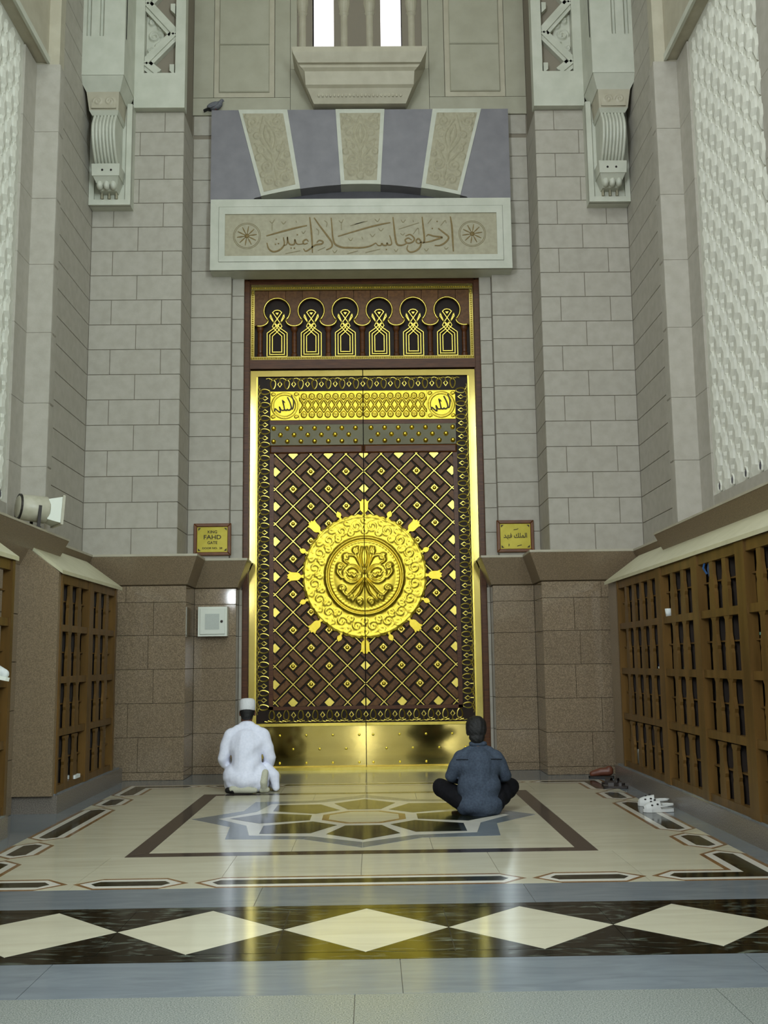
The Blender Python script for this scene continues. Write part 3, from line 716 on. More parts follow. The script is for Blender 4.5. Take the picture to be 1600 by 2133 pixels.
# ================================================================== carved screens in the side walls
def build_screens():
    for s in (-1, 1):
        side = 'left' if s < 0 else 'right'
        root = MB().box(*sorted((s*3.575, s*3.62)), 8.30, 10.22, 2.98, 7.97).build('carved_screen', 'lattice')
        tag(root, f'pale pierced marble screen panel filling the {side} wall above the shoe racks', 'screen')
        def lens(h, w, d):
            # elongated faceted leaf: point up, point down, ridge proud of the wall
            out = [(0, -h), (w, -h*.35), (w, h*.3), (0, h), (-w, h*.3), (-w, -h*.35)]
            rim = [(-s*0, y, z) for y, z in out]
            base = [(s*.0, y, z) for y, z in out]; top = [(-s*d, y*.45, z*.55-h*.08) for y, z in out]; top2 = [(-s*d*.55, y*.92, z*.94) for y, z in out]
            return MB().loft([base, top2, top])
        big = lens(.160, .083, .042).mesh('screen_leaf', 'lattice'); small = lens(.085, .040, .032).mesh('screen_bud', 'lattice')
        ring = MB().tube([(0, .042*math.cos(2*PI*k/8), .055*math.sin(2*PI*k/8)) for k in range(8)], .014, 5, True).mesh('screen_ring', 'lattice')
        hole_shade = MB().ball((0, 0, 0), (.012, .030, .042), 8, 5).mesh('screen_hole_shade', 'shade')  # solid dark bead, painted shade standing in for a pierced opening
        py, pz = .36, .33
        for r in range(30):
            z = 3.13+r*pz/2
            if z > 7.86: break
            off = (r % 2)*py/2
            for c in range(6):
                y = 8.40+off+c*py
                if y > 10.17: continue
                link(big, 'screen_leaf', root, (s*3.575, y, z))
                if y+py/2 < 10.19:
                    link(small, 'screen_bud', root, (s*3.575, y+py/2, z+.045))
                    link(ring, 'screen_ring', root, (s*3.562, y+py/2, z-.085)); link(hole_shade, 'screen_hole_shade', root, (s*3.562, y+py/2, z-.085))
build_screens()

# ================================================================== THE GATE
def build_gate():
    # outer wooden frame: jambs and stepped head
    fr = MB()
    for s in (-1, 1):
        fr.box(*sorted((s*1.535, s*1.605)), 13.50, 13.75, 0, 6.64)
        fr.box(*sorted((s*1.525, s*1.55)), 13.54, 13.75, 0, 6.54)
    fr.box(-1.605, 1.605, 13.47, 13.75, 6.585, 6.645); fr.box(-1.56, 1.56, 13.50, 13.75, 6.545, 6.585); fr.box(-1.54, 1.54, 13.53, 13.75, 6.505, 6.545)
    fr.box(-1.54, 1.54, 13.53, 13.75, 5.315, 5.44)
    fr.box(-1.6, 1.6, 13.72, 13.75, 0, 6.6)
    root = fr.build('door_1', 'wood'); tag(root, 'great double gate of dark wood and gilded brass with a round medallion', 'gate', kind='structure')
    MB().box(-1.60, 1.60, 13.44, 13.70, -.004, .035).build('threshold', 'goldbright', root)
    # ---- transom
    tr = MB().box(-1.53, 1.53, 13.66, 13.72, 5.44, 6.51).build('transom', 'darkwood', root)
    for P in ([-1.525, 1.525, 6.44, 6.505], [-1.525, 1.525, 5.445, 5.495], [-1.525, -1.475, 5.495, 6.44], [1.475, 1.525, 5.495, 6.44]):
        x0, x1, z0, z1 = P
        MB().box(x0, x1, 13.57, 13.66, z0, z1).build('beaded_border', 'brass', tr)
        nb = MB(); horiz = (x1-x0) > (z1-z0); L = (x1-x0) if horiz else (z1-z0); k = int(L/.03)
        for i in range(k):
            t = (i+.5)/k*L
            c = (x0+t, 13.568, (z0+z1)/2) if horiz else ((x0+x1)/2, 13.568, z0+t)
            nb.ball(c, (.012, .012, .012), 6, 4)
        nb.build('bead_row', 'gold', tr, kind='stuff', smooth=True)
    zc, r = 6.155, .18; cs = [-1.17+.468*k for k in range(6)]
    a48 = math.radians(48); zt = 6.437
    def circ(c, a0, a1, n=10): return [(c+r*math.cos(a0+(a1-a0)*i/n), zc+r*math.sin(a0+(a1-a0)*i/n)) for i in range(n+1)]
    dx = r*math.cos(a48); dz = r*math.sin(a48)
    def valley(c0, c1, n=10, depth=.085):
        xm, hw = (c0+c1)/2, (c1-c0)/2
        return [(xm-hw*math.cos(PI*i/n), zc-dz-depth*math.sin(PI*i/n)) for i in range(n+1)]
    for i, c in enumerate(cs):
        P = circ(c, a48, PI-a48)   # right to left along the crown
        MB().prism([(c-dx+.004, zt), (c+dx-.004, zt)] + [(min(max(x, c-dx+.004), c+dx-.004), z) for x, z in P], 'xz', 13.60, 13.66).build('transom_plank', 'slatwood', tr)
    for i in range(7):
        L = cs[i-1] if i > 0 else None; Rr = cs[i] if i < 6 else None
        poly = []
        xl = L+dx if L is not None else -1.474; xr = Rr-dx if Rr is not None else 1.474
        if L is not None: poly += circ(L, a48, -a48)
        else: poly += [(xl, zt), (xl, zc-dz-.075)]
        v = valley(xl if L is not None else xl-.11, xr if Rr is not None else xr+.11)
        poly += [p for p in v if xl-.001 <= p[0] <= xr+.001]
        if Rr is not None: poly += circ(Rr, PI+a48, PI-a48)
        else: poly += [(xr, zc-dz-.075), (xr, zt)]
        if L is not None: poly = [(xl+.002, zt)] + poly
        if Rr is not None: poly = poly + [(xr-.002, zt)]
        # triangulated safely by building a strip between the outline and the top edge
        MB().prism(poly, 'xz', 13.60, 13.66).build('transom_plank', 'slatwood', tr)
    for i, c in enumerate(cs):
        pts = [(x, 13.597, z) for x, z in circ(c, -a48, PI+a48, 30)]
        MB().tube(pts, .013, 6).build('arch_moulding', 'goldbright', tr, smooth=True)
    for i in range(7):
        xl = cs[i-1]+dx if i > 0 else cs[0]-dx-.238; xr = cs[i]-dx if i < 6 else cs[5]+dx+.238
        v = [(x, 13.597, z) for x, z in valley(xl, xr, 16) if -1.475 <= x <= 1.475]
        MB().tube(v, .013, 6).build('arch_moulding', 'goldbright', tr, smooth=True)
    def colshape():
        return MB().lathe([(.042, 0), (.042, .05), (.03, .07), (.034, .1), (.034, .34), (.028, .36), (.045, .39), (.045, .44)], 12).mesh('half_column', 'wood')
    cm = colshape()
    for i in range(7):
        xx = -1.17-.234+.468*i; xx = max(-1.43, min(1.43, xx)); link(cm, 'half_column', tr, (xx, 13.64, 5.497))
    # interlaced brass tracery
    def inlay(c):
        mb = MB(); y0, y1 = 13.618, 13.66; w = .0105
        q = lambda L: [(c+x, z) for x, z in L]
        for hw, zb, zs in ((.137, 5.512, 5.845), (.100, 5.542, 5.825), (.064, 5.575, 5.80)):
            mb.ribbon(q([(-hw, zb), (hw, zb)]), w, y0, y1)
            for sx in (-1, 1): mb.ribbon(q([(sx*hw, zb-.008), (sx*hw, zs)]), w, y0, y1)
        for sx in (-1, 1):
            o = -.002*sx
            mb.ribbon(q([(sx*.137, 5.845), (sx*.055, 5.905), (-sx*.06, 6.01), (-sx*.098, 6.07), (-sx*.094, 6.115)]), w, y0+.001*sx, y1)
            mb.ribbon(q([(sx*.100, 5.825), (sx*.03, 5.88), (-sx*.05, 6.0), (-sx*.094, 6.115)]), w, y0+.001*sx, y1)
            mb.ribbon(q([(sx*.064, 5.80), (0, 5.855), (-sx*.03, 5.99), (-sx*.062, 6.14)] if False else [(sx*.064, 5.80), (-sx*.0, 5.86), (-sx*.066, 5.94), (-sx*.045, 5.98), (sx*.064, 6.14)]), w, y0+.001*sx, y1)
        mb.ribbon(q([(-.066, 6.135), (-.035, 6.165), (0, 6.172), (.035, 6.165), (.066, 6.135)]), w, y0, y1)
        mb.prism(q([(-.024, 6.135), (.024, 6.135), (0, 6.10)]), 'xz', y0, y1)
        mb.build('tracery', 'goldbright', tr)
        MB().prism(q([(-.052, 5.588), (.052, 5.588), (.052, 5.79), (0, 5.835), (-.052, 5.79)]), 'xz', 13.64, 13.66).build('niche', 'void', tr)
    for c in cs: inlay(c)
    # ---- two leaves
    yw = 13.60        # wood face
    leaves = []
    for s in (-1, 1):
        lf = MB().box(*sorted((s*.004, s*1.525)), yw, 13.71, .03, 5.31).build('door_leaf', 'darkwood', root); leaves.append(lf)
        X = lambda a, b: sorted((s*a, s*b))
        # brass edging
        MB().box(*X(1.445, 1.523), yw-.035, yw+.01, .57, 5.295).build('brass_edge', 'brass', lf)
        MB().box(*X(1.425, 1.445), yw-.02, yw+.01, .57, 5.215).build('brass_fillet', 'goldbright', lf)
        MB().box(*X(.006, 1.445), yw-.035, yw+.01, 5.215, 5.295).build('brass_edge', 'brass', lf)
        MB().box(*X(.006, 1.43), yw-.025, yw+.01, .565, .585).build('brass_fillet', 'goldbright', lf)
        # wood rails round the lattice panel
        MB().prism([(s*.006, 4.146), (s*1.26, 4.146), (s*1.26, 4.262), (s*.006, 4.262)], 'xz', yw-.035, yw+.01, .02).build('rail', 'wood', lf)
        MB().box(*X(1.205, 1.262), yw-.022, yw+.01, .76, 4.146).build('rail', 'wood', lf)
        MB().box(*X(.006, 1.262), yw-.022, yw+.01, .755, .80).build('rail', 'wood', lf)
        MB().box(*X(.006, 1.262), yw-.022, yw+.01, 4.548, 4.605).build('rail', 'wood', lf)
        # studded brass plate, the dark hall's reflection put into its base colour
        MB().box(*X(.006, 1.252), yw-.02, yw+.01, 4.264, 4.546).build('stud_plate', 'brassreflected', lf)
        stud = MB().lathe([(.034, 0), (.034, .008), (.022, .02), (.026, .028), (.014, .045), (0, .048)], 10).mesh('stud', 'gold')
        for row, zz in enumerate((4.495, 4.405, 4.315)):
            for k in range(7):
                xx = (.105+.184*k) if row != 1 else .197+.184*k
                if row == 1 and k == 6: continue
                link(stud, 'stud', lf, (s*xx, yw-.02, zz), (PI/2, 0, 0))
        # embossed gold panel, square roundel plate
        x0, x1 = X(.006, .864); st = []
        for k in range(8):
            xx = .05+.107*k
            for zz, up in ((4.93, 1), (4.68, -1)):
                st.append(line((s*xx, zz-up*.035), (s*xx, zz+up*.03), 12)); st.append([(s*xx+.026*math.cos(a*.5), zz-up*.0+.03*math.sin(a*.5)) for a in range(13)])
            st.append(line((s*(xx-.053), 4.72), (s*(xx+.054), 4.90), 16)); st.append(line((s*(xx-.053), 4.90), (s*(xx+.054), 4.72), 16))
        relief('gold_panel', 'gold', [(x0, 4.608), (x1, 4.608), (x1, 5.005), (x0, 5.005)], 130, 60, st, yw-.03, lf, amp=.016, w=.011, thick=.04)
        x0, x1 = X(.868, 1.252); cx, cz = s*1.06, 4.806
        rel = [[(cx+.155*math.cos(2*PI*k/60), cz+.155*math.sin(2*PI*k/60)) for k in range(60)], [(cx+.172*math.cos(2*PI*k/60), cz+.172*math.sin(2*PI*k/60)) for k in range(60)]]
        rel += [spiral(cx+a*.155, cz+b*.155, .022, 1, 0, 1, 14) for a in (-1, 1) for b in (-1, 1)]
        relief('gold_roundel', 'gold', [(x0, 4.608), (x1, 4.608), (x1, 5.005), (x0, 5.005)], 64, 64, rel, yw-.03, lf, amp=.012, w=.008, thick=.04)
        g = lambda X_, Y_: (cx+(X_-558)/5.926*.00645, cz-(Y_-458)/5.926*.00645)
        for P, w in (([(640, 325), (668, 400), (662, 480), (648, 505)], .018), ([(592, 350), (625, 420), (640, 490), (610, 515), (585, 500)], .018), ([(530, 385), (545, 450), (560, 510), (590, 515)], .018), ([(560, 512), (520, 515), (492, 470), (505, 540), (470, 520), (440, 495), (430, 530)], .016), ([(560, 420), (545, 400), (540, 430)], .011)):
            MB().ribbon(smooth_pts([g(*p) for p in P], 5), w, yw-.044, yw-.028).build('calligraphy_stroke', 'plaqueink', lf)
        # kick plate with rivets
        MB().box(*X(.005, 1.523), yw-.03, yw+.01, .032, .545).build('kick_plate', 'brass', lf)
        MB().box(*X(.005, 1.523), yw-.036, yw+.01, .548, .57).build('brass_fillet', 'goldbright', lf)
        rv = MB().lathe([(.018, 0), (.014, .01), (0, .013)], 8).mesh('rivet', 'gold')
        for zz, o in ((.432, .09), (.258, .26), (.085, .09)):
            for k in range(5):
                if o+.342*k < 1.48: link(rv, 'rivet', lf, (s*(o+.342*k), yw-.03, zz), (PI/2, 0, 0))
        # looped border
        def motif(kind):
            mb = MB()
            if kind == 'loop':
                P = [(.034*math.sin(2*PI*k/16)*(1+.25*math.cos(2*PI*k/16)), 0, .092-.062*math.cos(2*PI*k/16)) for k in range(16)]
                mb.tube(P, .0095, 5, True)
                mb.tube([(-.094, 0, .012), (-.06, 0, .004), (-.03, 0, .012), (-.012, 0, .03)], .0065, 5); mb.tube([(.094, 0, .012), (.06, 0, .004), (.03, 0, .012), (.012, 0, .03)], .0065, 5)
                mb.tube([(-.05, -.002, .022), (0, -.002, .006), (.05, -.002, .022)], .006, 5)
            else:
                mb.tube([(0, 0, .006), (0, 0, .055)], .008, 5)
                mb.tube([(0, 0, .055), (.027, 0, .088), (0, 0, .128), (-.027, 0, .088)], .010, 5, True)
            return mb.mesh('border_motif', 'goldbright')
        ml, mbd = motif('loop'), motif('bud')
        ym = yw-.006
        for k in range(7):
            x = .094+.188*k
            if x < 1.30:
                link(ml, 'border_loop', lf, (s*x, ym, .60)); link(ml, 'border_loop', lf, (s*x, ym, 5.20), (0, PI, 0))
            x = .188*k
            if 0 < x < 1.30:
                link(mbd, 'border_bud', lf, (s*x, ym, .60)); link(mbd, 'border_bud', lf, (s*x, ym, 5.20), (0, PI, 0))
        n = 24; p = (5.10-.70)/n
        for k in range(n):
            link(ml, 'border_loop', lf, (s*1.418, ym, .70+p*(k+.5)), (0, -s*PI/2, 0))
            if k: link(mbd, 'border_bud', lf, (s*1.418, ym, .70+p*k), (0, -s*PI/2, 0))
        if s > 0:
            link(mbd, 'border_bud', lf, (0, ym, .60)); link(mbd, 'border_bud', lf, (0, ym, 5.20), (0, PI, 0))
        # lattice panel: pinwheels of wooden slats round gilded studs
        h, zb = .2365, 2.49
        sq = MB().prism([(-.064, 0), (0, -.064), (.064, 0), (0, .064)], 'xz', -.03, .0, .01).mesh('stud_block', 'goldbright')
        knob = MB().ball((0, 0, 0), (.026, .022, .026), 10, 6).mesh('stud_knob', 'gold', True)
        r2 = math.sqrt(.5)
        rot = lambda p: ((p[0]-p[1])*r2, (p[0]+p[1])*r2)
        base = []
        for k in range(4):
            a = PI/2*k
            R = [(-.146, .064), (.040, .064), (.040, .143), (-.146, .143)]
            base.append([rot((x*math.cos(a)-z*math.sin(a), x*math.sin(a)+z*math.cos(a))) for x, z in R])
        shared = [MB().prism(P, 'xz', -.026, 0, .006).mesh('slat', 'slatwood') for P in base]
        x_lo, x_hi = sorted((s*.008, s*1.203)); z_lo, z_hi = .802, 4.144
        for kz in range(-8, 8):
            for kx in range(-6, 7):
                if (kx+kz) % 2 == 0: continue
                cx, cz = kx*h, zb+kz*.2345
                if cx < x_lo-.25 or cx > x_hi+.25: continue
                for P, sm in zip(base, shared):
                    W = [(cx+x, cz+z) for x, z in P]; C = clip(W, x_lo, x_hi, z_lo, z_hi)
                    if not C: continue
                    if all(math.hypot(x, z-2.49) < .78 for x, z in C): continue
                    A = abs(sum(C[i-1][0]*C[i][1]-C[i][0]*C[i-1][1] for i in range(len(C))))/2
                    if A < .0012: continue
                    if len(C) == 4 and all(abs(c[0]-w[0])+abs(c[1]-w[1]) < 1e-6 for c, w in zip(C, W)): link(sm, 'slat', lf, (cx, yw, cz))
                    else: MB().prism(C, 'xz', yw-.026, yw).build('slat', 'slatwood', lf)
                D = [(cx-.064, cz), (cx, cz-.064), (cx+.064, cz), (cx, cz+.064)]
                C = clip(D, x_lo, x_hi, z_lo, z_hi)
                if C and math.hypot(cx, cz-2.49) > .80:
                    if len(C) == 4 and x_lo < cx-.064 and cx+.064 < x_hi and z_lo < cz-.064 and cz+.064 < z_hi:
                        link(sq, 'stud_block', lf, (cx, yw, cz)); link(knob, 'stud_knob', lf, (cx, yw-.04, cz))
                    else:
                        A = abs(sum(C[i-1][0]*C[i][1]-C[i][0]*C[i-1][1] for i in range(len(C))))/2
                        if A > .0012: MB().prism(C, 'xz', yw-.03, yw).build('stud_block', 'goldbright', lf)
        # brass strips of the lattice: boundaries of the diamond cells
        for k in range(-20, 21):
            for sg in (-1, 1):
                # line x*? : (z-zb)/.2345 = sg*(x/h) + 2k
                ln = [(x, zb+.2345*(sg*x/h+2*k)) for x in (x_lo, x_hi)]
                (xa, za), (xb, zb2) = ln
                t0, t1 = 0.0, 1.0; dzz = zb2-za
                for lim, up in ((z_lo, True), (z_hi, False)):
                    t = (lim-za)/dzz
                    inc = dzz > 0
                    if up == inc: t0 = max(t0, t)
                    else: t1 = min(t1, t)
                if t1-t0 < .03: continue
                A_, B_ = (xa+(xb-xa)*t0, za+dzz*t0), (xa+(xb-xa)*t1, za+dzz*t1)
                MB().ribbon([A_, B_], .010, yw-.030+(.002 if sg > 0 else 0), yw).build('brass_strip', 'goldbright', lf)
    # ---- medallion, one half on each leaf
    cz, R1 = 2.49, .825
    st = []
    for k in range(20):
        a = 2*PI*(k+.5)/20
        for rr, rad, sg in ((.67, .085, 1), (.60, .05, -1), (.745, .05, -1)):
            aa = a+(.0 if rr == .67 else PI/20); st.append(spiral(rr*math.cos(aa), rr*math.sin(aa), rad, 1.35, aa, sg, 30))
    boss = []
    for sx in (-1, 1):
        boss.append([(sx*.165+.115*math.cos(2*PI*k/40), .02+.115*math.sin(2*PI*k/40)) for k in range(41)])
        boss.append([(sx*.165+.09*math.cos(2*PI*k/40), .02+.09*math.sin(2*PI*k/40)) for k in range(41)])
        boss.append(smooth_pts([(sx*.23, .05), (sx*.2, 0), (sx*.17, .03), (sx*.14, -.02), (sx*.11, .02)], 8))
        boss.append(smooth_pts([(sx*.02, .04), (sx*.12, .25), (sx*.24, .26), (sx*.27, .2), (sx*.22, .16)], 10))
        boss.append(smooth_pts([(sx*.02, -.05), (sx*.1, -.14), (sx*.22, -.26), (sx*.30, -.2)], 10))
        boss.append(smooth_pts([(sx*.015, -.08), (sx*.06, -.22), (sx*.16, -.33)], 10))
        boss.append(smooth_pts([(sx*.30, -.03), (sx*.36, .05), (sx*.34, .14)], 10))
        boss.append(smooth_pts([(sx*.03, .12), (sx*.05, .25), (sx*.03, .37)], 10)); boss.append(smooth_pts([(sx*.09, .2), (sx*.12, .3), (sx*.09, .38)], 10))
        for a in (.35, .8, 1.25, -.5, -.95, -1.35): boss.append(spiral(sx*.345*math.cos(a), .345*math.sin(a), .045, 1.2, a, 1, 16))
    sp = np.array([tuple(p)[:2] for q in st for p in q]); bp = np.array([tuple(p)[:2] for q in boss for p in q])
    def height(x, z):
        r = np.hypot(x, z); hgt = np.zeros_like(r)
        def stamp(pts, w):
            d = np.full(r.shape, 9.)
            for p in pts: d = np.minimum(d, (x-p[0])**2+(z-p[1])**2)
            return np.exp(-d/w**2)
        hgt += np.where((r > .53) & (r < .80), .014*stamp(sp, .010), 0)
        hgt += .035*np.exp(-((r-.505)/.02)**2) + .03*np.exp(-((r-.455)/.018)**2) - .015*np.exp(-((r-.48)/.01)**2)
        dome = np.where(r < .44, .05*np.sqrt(np.clip(1-(r/.46)**2, 0, 1)), 0); hgt += dome
        hgt += np.where(r < .42, .022*stamp(bp, .014), 0)
        hgt += .010*np.exp(-((r-.79)/.015)**2)
        return hgt
    nr, na = 62, 150
    for s, lf in zip((-1, 1), leaves):
        A0 = -PI/2 if s > 0 else PI/2
        th = A0+np.linspace(0, PI, na+1); rr = np.linspace(0.0, 1.0, nr+1)
        TH, RR = np.meshgrid(th, rr)
        edge = R1*(1+.009*np.cos(TH*60))
        Rv = RR*edge; xx = Rv*np.cos(TH); zz = Rv*np.sin(TH)
        hh = height(xx, zz); xx = np.where(np.abs(xx) < .005, s*.005, xx)
        y = yw-.045-hh; 
        vs = [(xx[i, j], y[i, j], cz+zz[i, j]) for i in range(nr+1) for j in range(na+1)]
        fs = [(i*(na+1)+j, i*(na+1)+j+1, (i+1)*(na+1)+j+1, (i+1)*(na+1)+j) for i in range(nr) for j in range(na)]
        nb = len(vs)
        vs += [(xx[nr, j], yw, cz+zz[nr, j]) for j in range(na+1)]
        fs += [(nr*(na+1)+j, nr*(na+1)+j+1, nb+j+1, nb+j) for j in range(na)]
        MB().add(vs, fs).build('medallion_half', 'gold', lf, smooth=True)
        # finials round the rim
        for k in range(16):
            a = PI/8*k; ca, sa = math.cos(a), math.sin(a); big = k % 2 == 0
            if big: P = [(.80, -.03), (.835, -.018), (.845, -.022), (.862, -.044), (.89, -.056), (.93, -.056), (.965, -.058), (1.005, -.078), (.998, -.04), (1.03, -.022), (1.015, 0), (1.03, .022), (.998, .04), (1.005, .078), (.965, .058), (.93, .056), (.89, .056), (.862, .044), (.845, .022), (.835, .018), (.80, .03)]
            else: P = [(.80, -.02), (.84, -.014), (.865, -.036), (.90, -.034), (.935, 0), (.90, .034), (.865, .036), (.84, .014), (.80, .02)]
            W = [(q*ca-t*sa, cz+q*sa+t*ca) for q, t in P]
            C = clip(W, *sorted((s*.005, s*1.3)), 0, 6)
            if C: MB().prism(C, 'xz', yw-.05, yw, .004).build('finial', 'gold', lf)
build_gate()

# ================================================================== SHOE RACKS
def rack_slats():
    P = [(-.072, 0), (.072, 0), (.072, .14), (.060, .17), (.072, .20), (.058, .24), (.044, .29), (.044, .40), (.066, .425), (.066, .445), (-.066, .445), (-.066, .425), (-.044, .40), (-.044, .29), (-.058, .24), (-.072, .20), (-.060, .17), (-.072, .14)]
    return MB().prism(P, 'yz', -.014, .014).mesh('slat', 'rack')
def build_rack(s, y0, y1, bays, label, cap_y0, cap_y1, end_wall=None):
    """bays: list of (ya, yb, n) openings between thick posts; the front faces the hall"""
    xf, xb = 2.90, 3.27
    X = lambda a, b: sorted((s*a, s*b))
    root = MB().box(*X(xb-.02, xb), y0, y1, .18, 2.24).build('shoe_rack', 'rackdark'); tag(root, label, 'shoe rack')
    MB().box(*X(2.86, xb+.02), y0-.02, y1+.35 if y1 > 11.5 else y1, 0, .165).build('plinth', 'plinth', root)
    MB().box(*X(2.885, xb), y0-.01, y1+.3 if y1 > 11.5 else y1, .165, .18).build('plinth_edge', 'bluefl', root)
    # sloping cream cap with a drip edge
    MB().loft([[(s*2.865, y, 2.235), (s*2.865, y, 2.27), (s*3.30, yt, 2.585), (s*3.30, yt, 2.545)] for y, yt in ((cap_y0, cap_y0+.12), (cap_y1, cap_y1+.02))]).build('sloping_cap', 'roof', root)
    rails = [(.18, .245), (.70, .765), (1.195, 1.26), (1.69, 1.755), (2.15, 2.24)]
    posts = sorted(set([y0] + [q for b in bays for q in (b[0], b[1])] + [y1]))
    ends = []
    cur = y0
    for ya, yb, n in bays:
        if ya-cur > .01: MB().box(*X(xf-.02, xf+.06), cur, ya, .18, 2.24).build('post', 'rack', root)
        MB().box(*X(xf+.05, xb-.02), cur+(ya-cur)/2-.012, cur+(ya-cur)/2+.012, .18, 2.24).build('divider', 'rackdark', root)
        cur = yb
        for z0, z1 in rails: MB().box(*X(xf-.006, xf+.05), ya, yb, z0, z1).build('rail', 'rack', root)
        for (z0, z1) in rails[:-1]:
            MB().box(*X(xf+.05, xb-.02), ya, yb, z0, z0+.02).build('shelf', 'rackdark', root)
            MB().box(*X(xf+.035, xb-.02), ya, yb, z0+.29, z0+.302).build('shelf', 'rack', root)
        w = (yb-ya)/n
        for k in range(n+1):
            y = ya+k*w
            for z0, z1 in rails[:-1]:
                if k in (0, n):
                    pass
                else: link(SLAT, 'slat', root, (s*(xf+.012), y, z1))
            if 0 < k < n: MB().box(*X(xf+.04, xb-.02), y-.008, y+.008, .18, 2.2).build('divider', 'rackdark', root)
    if y1-cur > .01: MB().box(*X(xf-.02, xf+.06), cur, y1, .18, 2.24).build('post', 'rack', root)
    if end_wall is not None:
        ye = end_wall
        MB().prism([(s*2.895, .165), (s*3.30, .165), (s*3.30, 2.56), (s*2.895, 2.25)], 'xz', ye-.07, ye).build('end_slab', 'granite2', root)
    return root
SLAT = rack_slats()
def far_end(root, s):
    MB().prism([(s*2.93, .165), (s*3.30, .165), (s*3.30, 2.54), (s*2.93, 2.27)], 'xz', 11.70, 12.3).build('end_slab', 'granite2', root)
rackR = build_rack(1, 2.0, 11.70, [(2.2, 4.0, 5), (4.2, 5.85, 5), (6.03, 6.78, 3) , (6.9, 7.64, 3), (7.83, 8.77, 3), (8.94, 9.90, 3), (10.08, 11.66, 5)],
           'long wooden shoe rack under a sloping cream cap along the right wall', 1.9, 12.22)
far_end(rackR, 1)
rackL = build_rack(-1, 9.90, 12.05, [(9.95, 10.88, 3), (11.04, 11.98, 3)], 'wooden shoe rack in a granite niche beside the left pier, under a sloping cream cap', 9.84, 12.22, end_wall=9.90)
rackN = build_rack(-1, 3.2, 8.58, [(3.4, 5.0, 5), (5.18, 6.78, 5), (6.96, 8.52, 5)], 'near wooden shoe rack cut by the left edge, capped with cream stone', 3.1, 8.62)

# ================================================================== PEOPLE
def hand(pieces, c, fwd, side, up, r=.009):
    """five separate curled fingers and a thumb rooted in a palm"""
    c, f, sd, u = Vector(c), Vector(fwd).normalized(), Vector(side).normalized(), Vector(up).normalized()
    pieces.append(('limb', c-f*.03, .024, c+f*.035, .026)); pieces.append(('limb', c-f*.02+sd*.02, .018, c+f*.035+sd*.022, .018)); pieces.append(('limb', c-f*.02-sd*.02, .018, c+f*.035-sd*.022, .018))
    for k, L in enumerate((.062, .074, .080, .072)):
        b = c+f*.045+sd*(-.033+.022*k); m = b+f*L*.55-u*.006; e = m+f*L*.38-u*.022
        pieces.append(('limb', b, r, m, r*.92)); pieces.append(('limb', m, r*.92, e, r*.8))
    b = c-f*.01-sd*.035; m = b+f*.035-sd*.025-u*.01; pieces.append(('limb', b, r*1.25, m, r*1.1)); pieces.append(('limb', m, r*1.1, m+f*.03+sd*.004, r*.9))
def head(pieces, c, tilt=0.0):
    """skull, jaw, nose, ears; faces +y"""
    x, y, z = c
    pieces += [('ball', (x, y, z+.03), (.076, .092, .088)), ('ball', (x, y+.025, z-.045), (.058, .068, .068)), ('limb', (x, y+.092, z+.02), .012, (x, y+.112, z-.018), .015),
               ('ball', (x-.080, y, z-.005), (.012, .022, .034)), ('ball', (x+.080, y, z-.005), (.012, .022, .034)), ('limb', (x-.022, y+.088, z-.056), .009, (x+.022, y+.088, z-.056), .009),
               ('ball', (x-.03, y+.082, z+.035), (.02, .012, .009)), ('ball', (x+.03, y+.082, z+.035), (.02, .012, .009)), ('ball', (x, y+.075, z-.098), (.026, .024, .02))]
def eyes(c, par):
    x, y, z = c
    for s in (-1, 1): MB().ball((x+s*.03, y+.084, z+.018), (.012, .008, .008), 10, 6).build('eye', 'black2', par, smooth=True)

